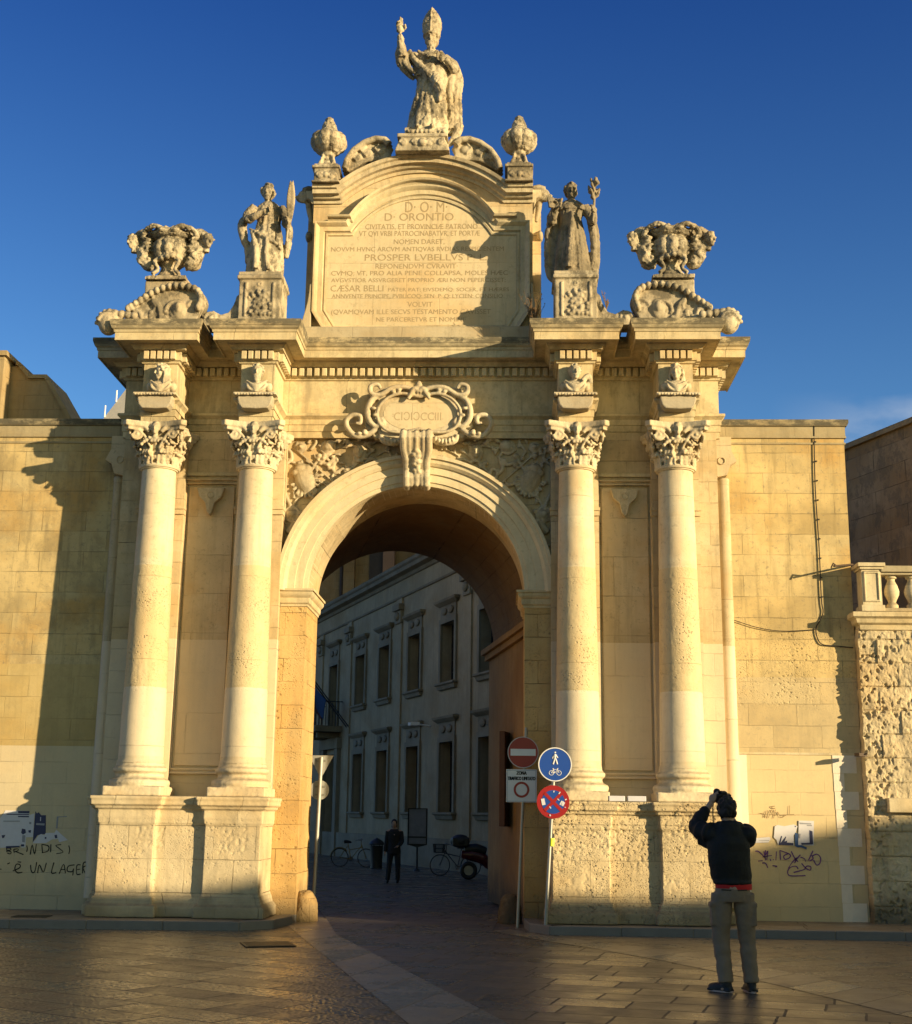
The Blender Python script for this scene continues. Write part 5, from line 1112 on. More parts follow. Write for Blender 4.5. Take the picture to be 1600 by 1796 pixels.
def holed(m, x0, x1, z0, z1, y, dep, hs_):
    xs = sorted({x0, x1} | {h for q in hs_ for h in q[:2]}); zs = sorted({z0, z1} | {h for q in hs_ for h in q[2:]})
    for a, b in zip(xs[:-1], xs[1:]):
        for c, d in zip(zs[:-1], zs[1:]):
            mx_, mz_ = (a + b) / 2, (c + d) / 2
            if any(q[0] < mx_ < q[1] and q[2] < mz_ < q[3] for q in hs_): continue
            m.add([(a, y, c), (b, y, c), (b, y, d), (a, y, d)], [(0, 1, 2, 3)])
    for a, b, c, d in hs_:
        m.add([(a, y, c), (b, y, c), (b, y, d), (a, y, d), (a, y + dep, c), (b, y + dep, c), (b, y + dep, d), (a, y + dep, d)], [(0, 4, 5, 1), (1, 5, 6, 2), (2, 6, 7, 3), (3, 7, 4, 0)])
m = MB(); holed(m, -18, 12.5, 0, 9.75, 0, .45, holes)
m.bx(-18, 12.5, .50, 9, 0, 9.75)
m.build('wall', M_PAL, pal, fix=False)
m = MB(); m.sweep([(-18, 0), (12.5, 0)], [(0, 9.55), (.06, 9.58), (.10, 9.68), (.28, 9.74), (.30, 9.86), (.36, 9.92), (.38, 10.02), (-.6, 10.06)], lambda u, v, h: (u, v, h), side=1)
m.sweep([(-18, 0), (12.5, 0)], [(0, 8.92), (.05, 8.94), (.07, 9.0), (0, 9.04)], lambda u, v, h: (u, v, h), side=1); m.build('cornice', M_PALT, pal, smooth=30)
m = MB(); m.bx(-18, 12.5, -.10, 0, 0, .9); m.build('plinth', M_PALT, pal)
for u in (12.1, 7.7, 1.3, -5.5):
    x = -u; m = MB(); m.bx(x - .62, x - .02, -.06, 0, .9, 8.92); m.build('pilaster', M_PAL, pal)
    m = MB(); m.bx(x - .72, x + .06, -.20, 0, 8.50, 8.72); m.bx(x - .62, x, -.12, 0, 8.05, 8.50); m.ell((x - .32, -.14, 8.3), (.2, .08, .15)); m.build('pilaster_bracket', M_PALT, pal, bevel=.03)
def window(x, z0, z1, hood):
    w_ = .62; m = MB()
    for a, b, c, d in ((x - w_ - .16, x - w_, z0 - .02, z1 + .16), (x + w_, x + w_ + .16, z0 - .02, z1 + .16), (x - w_, x + w_, z1, z1 + .16)): m.bx(a, b, -.07, .02, c, d)
    m.bx(x - w_ - .10, x + w_ + .10, -.04, .01, z1 + .161, z1 + hood - .12)
    m.sweep([(x - w_ - .22, 0), (x - w_ - .22, -.06), (x + w_ + .22, -.06), (x + w_ + .22, 0)], [(0, z1 + hood - .12), (.05, z1 + hood - .08), (.12, z1 + hood - .02), (.14, z1 + hood + .05), (-.04, z1 + hood + .09)], lambda u, v, h: (u, v, h), side=1)
    for q in (-1, 1): m.ell((x + q * .3, -.07, z1 + hood * .55), (.22, .05, .12))
    fr_ = m.build('window', M_PALT, pal)
    m = MB(); m.sweep([(x - w_ - .12, 0), (x - w_ - .12, -.06), (x + w_ + .12, -.06), (x + w_ + .12, 0)], [(0, z0 - .22), (.03, z0 - .2), (.06, z0 - .10), (.12, z0 - .06), (.12, z0 - .005), (-.06, z0)], lambda u, v, h: (u, v, h), side=1); m.build('sill', M_PALT, fr_)
    m = MB(); m.bx(x - w_, x + w_, .35, .40, z0, z1); m.build('glass', M_GLASS, fr_)
    m = MB()
    for q in (-1, 0, 1): m.bx(x + q * (w_ - .03) - .03, x + q * (w_ - .03) + .03, .31, .36, z0, z1)
    for k in range(1, 5): zz = z0 + (z1 - z0) * k / 5; m.bx(x - w_, x + w_, .32, .345, zz - .018, zz + .018)
    m.build('sash_bars', M_SHUT, fr_)
for u in US: window(-u, 5.60, 7.46, .68); window(-u, 1.68, 3.78, .72)
window(-10.3, 5.0, 7.46, .90)
m = MB(); m.bx(-10.3 - .85, -10.3 + .85, .3, .36, 0, 3.9)
for k in range(4): m.bx(-10.3 - .8 + .42 * k, -10.3 - .8 + .36 + .42 * k, .27, .3, .3, 3.6)
m.build('door', M_SHUT, pal)
m = MB()
for q in (-1, 1): m.bx(-10.3 + q * 1.08 - .22, -10.3 + q * 1.08 + .22, -.16, 0, 0, 4.1)
m.bx(-11.7, -8.9, -.2, 0, 4.1, 4.5); m.build('door_surround', M_PALT, pal)
m = MB(); m.bx(-11.7, -8.9, -1.1, 0, 4.72, 4.96)
for q in (-1, 1): m.prism([(-10.3 + q * .9 - .12, 4.5), (-10.3 + q * .9 + .12, 4.5), (-10.3 + q * .9 + .12, 4.72), (-10.3 + q * .9 - .12, 4.72)], -.9, 0)
balc = m.build('balcony', M_PALT, pal, bevel=.02)
m = MB()
for k in range(24): x = -11.65 + 2.7 * k / 23; m.bar((x, -1.05, 4.96), (x, -1.05, 5.9), .014, 6)
for s_ in (-11.65, -8.95):
    for k in range(1, 8): m.bar((s_, -1.05 + .13 * k, 4.96), (s_, -1.05 + .13 * k, 5.9), .014, 6)
    m.bar((s_, -1.05, 5.9), (s_, 0, 5.9), .022, 6)
m.bar((-11.65, -1.05, 5.9), (-8.95, -1.05, 5.9), .025, 6); m.build('railing', flat('iron_black', (.015, .015, .017), .6), balc)
for i, (a, mat, lab) in enumerate(((-.15, flat('flag_blue', (.02, .06, .16), .8), 'blue flag hanging from a pole at the palace balcony'), (.35, flat('flag_red', (.10, .03, .03), .8), 'dark red flag behind the blue one at the palace balcony'))):
    f = thing('flag', lab, 'flag', pal.matrix_basis @ Vector((-11.6 - .2 * i, -1.1, 5.3)) if False else Vector((0, 0, 0)))
    base = Matrix.Translation((-1.658, 23.44, 0)) @ Matrix.Rotation(atan2(-.926, .378), 4, 'Z') @ Vector((-7.75 - .3 * i, -.35, 4.95)); f.location = base; f.rotation_euler = (0, 0, atan2(-.926, .378))
    m = MB(); m.bar((0, .3, -.1), (-.9, -.9, 1.7), .03, 8); m.build('pole', flat('iron_black', (.015, .015, .017), .6), f)
    rows = []
    for k in range(14):
        t = .55 + .45 * k / 13; top = Vector((0, 0, .1)).lerp(Vector((-.85, -.85, 1.6)), t); 
        rows.append([top + Vector((.10 * sin(5 * t + s_ * 2), .10 * cos(4 * t + s_), -.95 * s_ * (.5 + .5 * t))) for s_ in [j / 10 for j in range(11)]])
    m = MB(); m.grid(rows); o = m.build('cloth', mat, f, smooth=60); s2 = o.modifiers.new('s', 'SOLIDIFY'); s2.thickness = .01
# church wall beyond the roofs
chm = stone('church_tufa', (.34, .24, .13), (.25, .17, .09), (.9, .42), .6, .4, fine=.5, stain=.4, seed=35)
ch = thing('church', 'tall brown stone church with flat pilasters far behind the palace roof', 'church', (-5, 45, 0)); inv = Matrix.Translation((5, -45, 0))
m = MB(); m.M = inv; m.bx(-16, 10, 45, 60, 0, 17.5); m.build('wall', chm, ch)
m = MB(); m.M = inv; m.bx(-1.5, 9, 39, 44.9, 0, 17.4); m.build('unseen_shade_block', chm, ch)  # block added out of view, only to keep the sun off the church
for a, b, d, mt in ((603, 622, .5, chm), (672, 692, .6, flat('pink_plaster', (.34, .19, .12), .9, nscale=2, namp=.2))):
    p, q = at(a, 1000, 44.6), at(b, 1000, 44.6); m = MB(); m.M = inv; m.bx(p.x, q.x, 45 - d, 45, 0, 17.5); m.build('pilaster', mt, ch)
p, q = at(648, 1000, 45), at(672, 1000, 45); m = MB(); m.M = inv; m.bx(p.x, q.x, 44.9, 45.01, 0, 19); m.build('painted_recess', flat('recess_shade_grey', (.07, .055, .05), .9, nscale=3, namp=.3), ch)  # flat grey strip on the wall; a recess's shade is put into its colour
p = at(600, 1000, 44.9); m = MB(); m.M = inv; m.bar((p.x, 44.85, 0), (p.x, 44.85, 17.4), .09); m.build('downpipe', flat('pipe_brown', (.05, .03, .025), .6), ch)
# brown wooden panel hung on the right side of the passage
wd = thing('wooden_shutter', 'brown framed wooden board on the right wall of the passage, behind the no entry sign', 'shutter', (0, 0, 0)); wd.location = (pw(2.95, .07), 2.95, 1.42); wd.rotation_euler = (0, 0, atan2(-.78, 4.249) + 0)
m = MB(); m.bx(-.10, .0, -.40, .40, 0, 1.62); m.build('frame', flat('brown_paint', (.08, .032, .018), .6, nscale=20, namp=.2), wd, bevel=.01)
m = MB(); m.bx(-.11, -.09, -.33, .33, .08, 1.54); m.build('board', flat('dark_green_board', (.05, .055, .045), .6), wd)

# buildings on the other side of the square, behind the viewer (they throw the long evening shade)
hb = thing('town_house', 'plain stone house across the square behind the viewer', 'house', (27, -28, 0)); inv = Matrix.Translation((-27, 28, 0))
m = MB(); m.M = inv; m.bx(13.5, 60, -42, -17, 0, 5.82); m.build('wall', M_BACK, hb)
m = MB(); m.M = inv; m.bx(13.2, 60, -42.2, -16.8, 5.82, 5.98); m.build('roof', M_BACK, hb)
m = MB(); m.M = inv; m.prism([(21.9, 5.99), (23.3, 6.28), (23.3, 5.99)], -17.6, -16.9); m.bx(20.4, 22.0, -18, -17, 5.985, 5.99 + .02); m.build('chimney', M_BACK, hb)
hb2 = thing('taller_house', 'taller stone house at the right across the square behind the viewer', 'house', (45, -12, 0)); inv = Matrix.Translation((-38, 12, 0)); hb2.location = (38, -12, 0)
m = MB(); m.M = inv; m.prism([(31.0, 0), (31.0, 6.83), (33.1, 7.27), (60, 7.29), (60, 0)], -17.6, -16.4); m.build('wall', M_BACK, hb2)
m = MB(); m.M = inv; m.prism([(30.9, 6.82), (30.9, 6.90), (33.1, 7.36), (60.2, 7.38), (60.2, 7.292), (33.1, 7.272), (31, 6.832)], -17.7, -16.3); m.build('roof', M_BACK, hb2)
# ================================================================ ground
def paving(name, ang, bw, bh, c1, c2, rough=.34, grain=0, jw=.012, seed=0, jd=.8, blockv=.5):
    s = NT(name); v = s.mapv(rot=(0, 0, ang), loc=(seed, seed * .7, 0))
    wob = s.n.new('ShaderNodeTexNoise'); wob.inputs['Scale'].default_value = 3; s.l.new(s.pos, wob.inputs['Vector'])
    va = s.n.new('ShaderNodeVectorMath'); va.operation = 'MULTIPLY_ADD'; s.l.new(wob.outputs['Color'], va.inputs[0]); va.inputs[1].default_value = (.03, .03, 0); s.l.new(v, va.inputs[2])
    b = s.n.new('ShaderNodeTexBrick'); s.l.new(va.outputs[0], b.inputs['Vector']); b.inputs['Scale'].default_value = 1; b.inputs['Brick Width'].default_value = bw; b.inputs['Row Height'].default_value = bh
    b.inputs['Mortar Size'].default_value = jw; b.inputs['Mortar Smooth'].default_value = .3; b.inputs['Color1'].default_value = (1, 1, 1, 1); b.inputs['Color2'].default_value = (0, 0, 0, 1); b.inputs['Mortar'].default_value = (.5, .5, .5, 1); b.squash = 1.35; b.squash_frequency = 3
    c = s.mix(s.ramp(s.noise(1.1, 6, .65), .35, .65), c1, c2)
    c = s.mix(s.math('MULTIPLY', s.ramp(b.outputs['Color'], 0, 1), blockv), c, tuple(x * .55 for x in c2))
    c = s.mix(s.ramp(s.noise(.55, 4, .7, s.mapv(loc=(4, 9, 0))), .5, .72, 0, .5), c, tuple(x * .5 for x in c2))
    for sc_, th in ((17, .60), (31, .64)): c = s.mix(s.ramp(s.noise(sc_, 2, .5), th, th + .05, 0, .5), c, tuple(x * .45 for x in c2))
    c = s.mix(s.math('MULTIPLY', b.outputs['Fac'], jd), c, (.03, .026, .02))
    n = s.bump(s.math('SUBTRACT', 1., b.outputs['Fac']), .9, .012)
    n = s.bump(s.math('ADD', s.math('MULTIPLY', s.noise(5, 4, .6), .8), s.math('MULTIPLY', s.noise(38, 5, .7), .35)), .35, .02, n)
    if grain: n = s.bump(s.ramp(s.vor(grain), 0, .6), .7, .012, n)
    rr = s.math('ADD', s.math('ADD', s.ramp(s.noise(2.2, 5, .6), .3, .7, rough - .10, rough + .14), s.math('MULTIPLY_ADD', s.ramp(b.outputs['Color'], 0, 1), .22, -.09)), s.math('MULTIPLY', b.outputs['Fac'], .3))
    return s.done(c, rr, n, spec=.5)
GC1, GC2 = (.165, .14, .105), (.115, .098, .075)
m = MB(); m.add([(-300, -200, 0), (300, -200, 0), (300, 400, 0), (-300, 400, 0)], [(0, 1, 2, 3)]); tag(m.build('ground', paving('ground_stone', .2, 1.1, .6, GC1, GC2, .5), fix=False), kind='structure')
def sheet(name, pts, z, mat, sub=0):
    m = MB(); m.add([(x, y, z) for x, y in pts], [tuple(range(len(pts)))]); return tag(m.build(name, mat, fix=False), kind='structure')
eA = [(-3.8, 8), (-2.1, .6), (-1.713, -.89), (.678, -9.856), (3.2, -19.5)]          # left edge of the diagonal band
eB = [(-2.9, 8), (-1.35, .6), (-.851, -2.148), (1.459, -9.76), (4.0, -19.3)]
def tA(y, E_):
    for (x0, y0), (x1, y1) in zip(E_[:-1], E_[1:]):
        if y1 <= y <= y0: return x0 + (x1 - x0) * (y0 - y) / (y0 - y1)
sheet('left_paving', [(-22, -19), (eA[-1][0], eA[-1][1] + .5)] + eA[-2:1:-1] + [(-2.1, .6), (-22, .6)], .004, paving('slabs_left', radians(31), .92, .46, GC1, GC2, .27, grain=22, jw=.012, seed=3, blockv=.5))
sheet('paving_band', eA[1:] + eB[:0:-1], .008, paving('slabs_band', radians(-75), 1.7, .62, (.33, .275, .20), (.27, .225, .165), .28, jw=.008, seed=5, blockv=.3))
bandB = [(1.45, -.9), (2.0, -1.85), (2.717, -2.756), (3.75, -4.0), (4.25, -5.3), (5.15, -7.6), (6.4, -10.5), (8.5, -16)]
bandB2 = [(1.25, -1.2), (1.75, -2.3), (2.45, -3.4), (3.25, -4.9), (3.95, -6.5), (4.75, -8.9), (5.8, -11.6), (7.6, -17)]
sheet('street_paving', [(-1.35, .6), (-.851, -2.148), (1.459, -9.76), (4.0, -19.3), (8.5, -17.5)] + bandB2[::-1] + [(1.3, .6), (1.6, 14), (6, 40), (-14, 48), (-6, 20), (-2.6, 7)], .0065, paving('slabs_street', radians(14), .66, .47, (.155, .13, .105), (.105, .09, .072), .30, jw=.013, seed=8, jd=.75, blockv=.6))
sheet('curved_paving_band', bandB + bandB2[::-1], .0105, paving('slabs_curved_band', radians(-52), 1.3, .5, (.27, .225, .16), (.21, .175, .125), .28, jw=.008, seed=11, blockv=.25))
sheet('right_paving', bandB + [(22, -16), (22, -.6), (1.5, -.6)], .0055, paving('slabs_right', radians(-30), .9, .45, (.19, .16, .12), (.14, .115, .085), .30, grain=22, jw=.010, seed=13, blockv=.3))
def sidewalk(name, poly, kerb, label=None):
    m = MB(); m.prism(poly, -.05, .118, 'z'); o = m.build(name, paving(name + '_stone', .1, 1.3, .55, (.27, .225, .165), (.20, .165, .12), .45, seed=17, jw=.008), bevel=.01); tag(o, kind='structure')
    m = MB(); q = [Vector(p) for p in kerb]
    for a, b in zip(q[:-1], q[1:]):
        L_ = (b - a).length; n = max(1, round(L_ / .95)); d = (b - a) / L_; nr = Vector((d.y, -d.x))
        for k in range(n):
            c = a + d * L_ * (k + .5) / n - nr * (.10 - .012); m.box((c.x, c.y, .039), (L_ / n - .008, .20, .166 + .004 * (k % 2)), rz=atan2(d.y, d.x))
    tag(m.build(name + '_kerb', flat('kerb_stone', (.15, .145, .14), .55, nscale=4, namp=.25, bumpn=30), bevel=.012), kind='structure')
sidewalk('left_pavement', [(-20, -2.05), (-5.4, -1.98), (-2.25, -1.78), (-1.86, -1.35), (-1.72, -.6), (-1.72, .3), (-20, .3)], [(-20, -2.05), (-5.4, -1.98), (-2.25, -1.78), (-1.86, -1.35), (-1.72, -.6), (-1.72, .25)])
sidewalk('right_pavement', [(1.72, .3), (1.72, -.5), (1.78, -1.2), (2.05, -1.66), (5.0, -1.72), (20, -1.85), (20, .3)], [(1.72, .25), (1.72, -.5), (1.78, -1.2), (2.05, -1.66), (5.0, -1.72), (20, -1.85)])
# covers in the ground
def cover(loc, w_, d, rz, lab):
    o = thing('drain_cover', lab, 'drain cover', loc, rz); m = MB(); m.bx(-w_ / 2, w_ / 2, -d / 2, d / 2, -.006, .004); m.build('frame', flat('cast_iron', (.05, .045, .04), .5, metal=.6, nscale=20), o, bevel=.003)
    m = MB(); n = 9
    for k in range(n): m.bx(-w_ / 2 + .03, w_ / 2 - .03, -d / 2 + .03 + (d - .06) * k / n, -d / 2 + .03 + (d - .06) * (k + .6) / n, .004, .008)
    m.build('grating', flat('cast_iron', (.05, .045, .04), .5), o)
cover((-1.50, -3.75, .016), .62, .62, radians(18), 'dark square iron drain cover in front of the left pedestals'); cover((-5.3, -1.4, .125), .5, .35, .1, 'small iron cover in the left pavement beside the graffiti wall')
# worn guard stones at the arch corners
def guard(loc, s_, lab, mat=None):
    m = MB(); m.lathe([(.20, 0), (.20, .08), (.185, .22), (.155, .34), (.10, .43), (.04, .46), (0, .465)], n=24); m.M = T((0, 0, 0)); o = carve(m, 'guard_stone', mat or M_PIER, None, .016, 2, rough=.012, rscale=6, pit=.01, pscale=14); o.location = loc; o.scale = (s_, s_, s_); tag(o, lab, 'guard stone')
guard((-1.60, .02, .0), 1.0, 'pale rounded guard stone at the left foot of the arch'); guard((1.50, .35, .0), .95, 'rounded guard stone coloured dark for shade at the right foot of the arch', stone('guard_shade_dark', (.16, .12, .075), (.10, .075, .05), None, fine=.8, seed=50))  # shade on the right stone is deepened by its darker colour

# ================================================================ road signs
GALV = flat('galvanised', (.30, .30, .29), .45, metal=.7, nscale=12, namp=.15); RED = flat('sign_red', (.30, .010, .014), .4); BLUE = flat('sign_blue', (.010, .06, .33), .4); WHITE = flat('sign_white', (.72, .72, .72), .45, nscale=8, namp=.06); SBLACK = flat('sign_black', (.02, .02, .02), .5); BACK = flat('sign_back', (.42, .42, .40), .5, metal=.4, nscale=6, namp=.2)
def disc(m, c, r, y0, y1, n=48): m.prism([(c[0] + r * cos(2 * pi * i / n), c[1] + r * sin(2 * pi * i / n)) for i in range(n)], y0, y1)
def ring(m, c, r0, r1, y0, y1, n=48):
    m.grid([[(c[0] + r * cos(2 * pi * i / n), y, c[1] + r * sin(2 * pi * i / n)) for i in range(n)] for r, y in ((r0, y1), (r0, y0), (r1, y0), (r1, y1))], closeu=True, closev=True)
def bike_icon(m, c, s_, y):
    def P3(a, b): return Vector((c[0] + a * s_, y, c[1] + b * s_))
    for q in (-1, 1): m.tube([P3(q * .62 + .36 * cos(t), .36 * sin(t)) for t in [i * pi / 14 for i in range(28)]], .045 * s_, 5, closed=True)
    for a in ([(-.62, 0), (-.3, .55), (.4, .55), (.62, 0)], [(-.62, 0), (-.05, 0), (-.3, .55)], [(-.05, 0), (.4, .55)], [(.4, .55), (.36, .72), (.52, .76)], [(-.42, .7), (-.2, .7)], [(-.34, .68), (-.3, .55)]):
        for u, v in zip(a[:-1], a[1:]): m.bar(P3(*u), P3(*v), .045 * s_, 5)
def walker(m, c, s_, y):
    def P3(a, b): return Vector((c[0] + a * s_, y, c[1] + b * s_))
    m.ell(P3(.02, .88), (.12 * s_, .004, .12 * s_))
    for a, r in (([(0, .66), (-.02, .2)], .16), ([(0, .2), (-.12, -.2), (-.28, -.7)], .10), ([(0, .2), (.16, -.2), (.30, -.7)], .10), ([(-.08, .62), (-.26, .3), (-.36, .08)], .07), ([(.08, .62), (.26, .34), (.38, .16)], .07)):
        for u, v in zip(a[:-1], a[1:]): p, q = P3(*u), P3(*v); m.tube([p, q], r * s_, 6, flatten=1)
# leaning post with the blue cycle/foot sign and the no stopping sign
bp = at(957, 1625, -1.46); tp = at(974, 1312, -1.46)
o = thing('sign_post', 'leaning grey post with a blue path sign over a scratched no stopping sign', 'road sign', (bp.x, -1.46, .12)); inv = Matrix.Translation((-bp.x, 1.46, -.12))
m = MB(); m.M = inv; m.bar((bp.x, -1.46, .10), (tp.x, -1.46, tp.z), .027, 12); m.build('pole', GALV, o, smooth=40)
m = MB(); m.M = inv; c = (2.085, 1.24); m.bar((c[0] - .003, -1.46, 1.19), (c[0] + .003, -1.46, 1.30), .036, 12); m.build('reflective_band', flat('fluo_yellow', (.75, .85, .06), .5), o)
c = (2.135, 2.325); m = MB(); m.M = inv; disc(m, c, .238, -1.502, -1.49); sg = m.build('blue_disc', BLUE, o)
m = MB(); m.M = inv; ring(m, c, .226, .240, -1.506, -1.488); m.build('rim', WHITE, sg)
m = MB(); m.M = inv; walker(m, (c[0], c[1] + .075), .105, -1.504); bike_icon(m, (c[0], c[1] - .12), .088, -1.504); ic = m.build('symbols', WHITE, sg)
c = (2.105, 1.80); m = MB(); m.M = inv; disc(m, c, .232, -1.500, -1.49); sg = m.build('red_disc', RED, o)
m = MB(); m.M = inv; disc(m, c, .165, -1.503, -1.5002); m.build('blue_field', BLUE, sg)
m = MB(); m.M = inv
for q in (-1, 1): m.box((c[0], -1.5045, c[1]), (.34, .003, .045), R=Matrix.Rotation(q * pi / 4, 3, 'Y'))
m.v = [(x, y - .0006 * (i >= 8), z) for i, (x, y, z) in enumerate(m.v)]; m.build('red_cross', RED, sg)
m = MB(); m.M = inv; rnd = random.Random(3)
for k in range(9):
    a, r = rnd.uniform(0, 2 * pi), rnd.uniform(.08, .2); cx, cz = c[0] + r * cos(a), c[1] + r * sin(a); m.box((cx, -1.508 - .0004 * k, cz), (rnd.uniform(.015, .04), .001, rnd.uniform(.008, .02)), R=Matrix.Rotation(rnd.uniform(0, 3), 3, 'Y'))
m.box((c[0] + .13, -1.507, c[1] - .02), (.06, .001, .06), R=Matrix.Rotation(.5, 3, 'Y')); m.box((c[0] - .14, -1.507, c[1] + .0), (.05, .001, .09), R=Matrix.Rotation(-.2, 3, 'Y'))
m.build('torn_sticker', P_WHITE, sg)
# post with no entry and limited traffic panel
bp = at(908, 1610, -.42); tp = at(923, 1276, -.42)
o = thing('sign_post', 'grey post with a red no entry disc over a white limited traffic panel', 'road sign', (bp.x, -.42, 0)); inv = Matrix.Translation((-bp.x, .42, 0))
m = MB(); m.M = inv; m.bar((bp.x, -.42, .0), (tp.x, -.42, tp.z), .027, 12); m.build('pole', GALV, o, smooth=40)
c = (1.690, 2.538); m = MB(); m.M = inv; disc(m, c, .232, -.462, -.45); sg = m.build('red_disc', RED, o)
m = MB(); m.M = inv; ring(m, c, .222, .234, -.466, -.448); m.build('rim', flat('sign_rim', (.5, .45, .45), .5), sg)
m = MB(); m.M = inv; m.box((c[0], -.464, c[1]), (.38, .003, .10)); m.build('white_bar', WHITE, sg)
x0, x1, z0, z1 = 1.437, 1.897, 1.80, 2.285
m = MB(); m.M = inv; m.bx(x0, x1, -.460, -.45, z0, z1); sg = m.build('white_panel', WHITE, o, bevel=.003)
m = MB(); m.M = inv; cx = (x0 + x1) / 2; ring(m, (cx, 1.985), .085, .118, -.464, -.4605, 40); m.build('red_ring', RED, sg)
m = MB(); m.M = inv
for a, b, c_, d in ((x0 + .012, x1 - .012, z1 - .018, z1 - .012), (x0 + .012, x1 - .012, z0 + .012, z0 + .018), (x0 + .012, x0 + .018, z0 + .018, z1 - .018), (x1 - .018, x1 - .012, z0 + .018, z1 - .018)): m.bx(a, b, -.4625, -.4602, c_, d)
m.build('border_line', flat('sign_line', (.25, .28, .35), .5), sg)
lt = letters('lettering', [*[('ZONA', cx + e, -.4612 - abs(e) * .02, 2.205 + f, .05, .15) for e in (-.004, 0, .004) for f in (0, .003)], *[('TRAFFICO LIMITATO', cx + e, -.4612 - abs(e) * .02, 2.125 + f, .05, .41) for e in (-.004, 0, .004) for f in (0, .003)]], SBLACK, sg); lt.matrix_local = inv
# back of a yield sign and a round sign inside the arch
bp = at(549, 1600, 1.3); tp = at(564, 1328, 1.3)
o = thing('sign_post', 'pale post left in the arch, backs of a triangular and a round plate', 'road sign', (bp.x, 1.3, 0)); inv = Matrix.Translation((-bp.x, -1.3, 0))
m = MB(); m.M = inv; m.bar((bp.x, 1.3, 0), (tp.x, 1.3, tp.z), .03, 12); m.build('pole', BACK, o, smooth=40)
m = MB(); m.M = inv; m.prism([(-1.825, 2.535), (-1.41, 2.535), (-1.60, 2.19), (-1.635, 2.19)], 1.34, 1.35); m.build('triangular_plate', BACK, o, bevel=.004)
m = MB(); m.M = inv; disc(m, (-1.63, 1.975), .158, 1.34, 1.35); m.build('round_plate', BACK, o)
m = MB(); m.M = inv
for z in (2.45, 2.03, 1.9): m.bx(-1.70, -1.54, 1.325, 1.34, z - .015, z + .015)
m.build('clamp', GALV, o)

# ================================================================ people
def person(o, J, R_, skin_mat, extra, voxel=.012):
    """one continuous body from joints J (dict of points) grown as tapered tubes around a skeleton and remeshed"""
    m = MB()
    for ch_, rr in R_: p, r = cr([J[k] if isinstance(k, str) else k for k in ch_], rr, 5); m.tube(p, r, 14)
    extra(m); return carve(m, 'body', skin_mat, o, voxel, 2)
SKIN = flat('skin', (.42, .26, .18), .6); BLACKC = flat('black_jacket', (.005, .0048, .0048), .75, nscale=30, namp=.3, bumpn=60); KHAKI = flat('khaki_trousers', (.22, .16, .11), .85, nscale=9, namp=.25, bumpn=120); HAIR = flat('dark_hair', (.015, .011, .009), .7, bumpn=90)
V = Vector
pm = thing('person', 'man in black hooded jacket and khaki cargo trousers seen from behind, photographing the gate', 'person', (3.585, -7.62, .008))
# joints: x right, y away from the viewer (he faces +y), z up
head_c = V((-.005, .03, 1.665))
J = dict(pel=V((.02, .0, .93)), hipL=V((-.085, 0, .88)), hipR=V((.12, 0, .88)), kneeL=V((-.10, .02, .49)), kneeR=V((.145, .03, .49)), ankL=V((-.075, -.03, .09)), ankR=V((.165, -.02, .09)),
         wa=V((.01, .0, 1.08)), ch=V((-.01, -.01, 1.33)), nk=V((-.005, .0, 1.50)), nk2=V((0, .02, 1.58)), shL=V((-.17, .0, 1.45)), shR=V((.16, .0, 1.45)), elL=V((-.285, .12, 1.51)), elR=V((.20, .27, 1.40)), wrL=V((-.13, .20, 1.74)), wrR=V((.02, .28, 1.68)))
def bodyx(m):
    m.ell(head_c, (.078, .098, .112)); m.ell(head_c + V((0, .03, -.05)), (.062, .08, .075)); m.tube([head_c + V((0, .10, .015)), head_c + V((0, .118, -.01))], [.01, .014], 8); m.ell(head_c + V((-.079, 0, -.01)), (.012, .022, .032)); m.ell(head_c + V((.079, 0, -.01)), (.012, .022, .032))
    m.ell(head_c + V((0, .085, -.045)), (.025, .02, .01)); m.ell(head_c + V((0, .08, -.085)), (.03, .025, .02))
    for s_, w0, d in ((-1, J['wrL'], V((.35, .35, .85))), (1, J['wrR'], V((-.2, .1, .9)))):
        d = d.normalized(); sd = V((s_ * 1., -.2, 0)).normalized(); m.ell(w0 + d * .045, (.036, .028, .05))
        up = V((-s_ * .7, -.4, .3)).normalized()
        for i, L_ in enumerate((.07, .078, .074, .058)):
            q = w0 + d * (.08 - .006 * i) + V((0, 1, 0)) * (.028 - .019 * i); m.tube([q, q + d * L_ * .5 + up * .012, q + d * L_ * .62 + up * .045], [.0105, .0098, .0085], 8)
        m.tube([w0 + d * .015 + up * .02, w0 + d * .05 + up * .048, w0 + d * .085 + up * .055], [.014, .012, .010], 8)
    for s_, a in ((-1, 'ankL'), (1, 'ankR')): m.ell(J[a] + V((-.03 if s_ < 0 else .0, .06, -.055)), (.04, .10, .03))
person(pm, J, [(('hipL', 'kneeL', 'ankL'), [.085, .058, .042]), (('hipR', 'kneeR', 'ankR'), [.085, .058, .042]), (('pel', 'wa', 'ch', 'nk', 'nk2', head_c), [.125, .12, .14, .075, .055, .06]), (('pel', 'hipL'), [.11, .09]), (('pel', 'hipR'), [.11, .09]),
               (('ch', 'shL', 'elL', 'wrL'), [.09, .06, .042, .028]), (('ch', 'shR', 'elR', 'wrR'), [.09, .06, .042, .028])], SKIN, bodyx, .0085)
m = MB()   # jacket with hood
p, r = cr([V((.02, 0, .985)), V((.015, 0, 1.05)), V((-.005, -.015, 1.20)), V((-.01, -.02, 1.36)), V((-.01, -.01, 1.47)), V((-.005, 0, 1.53))], [.158, .178, .186, .188, .15, .09]); 
rows = []
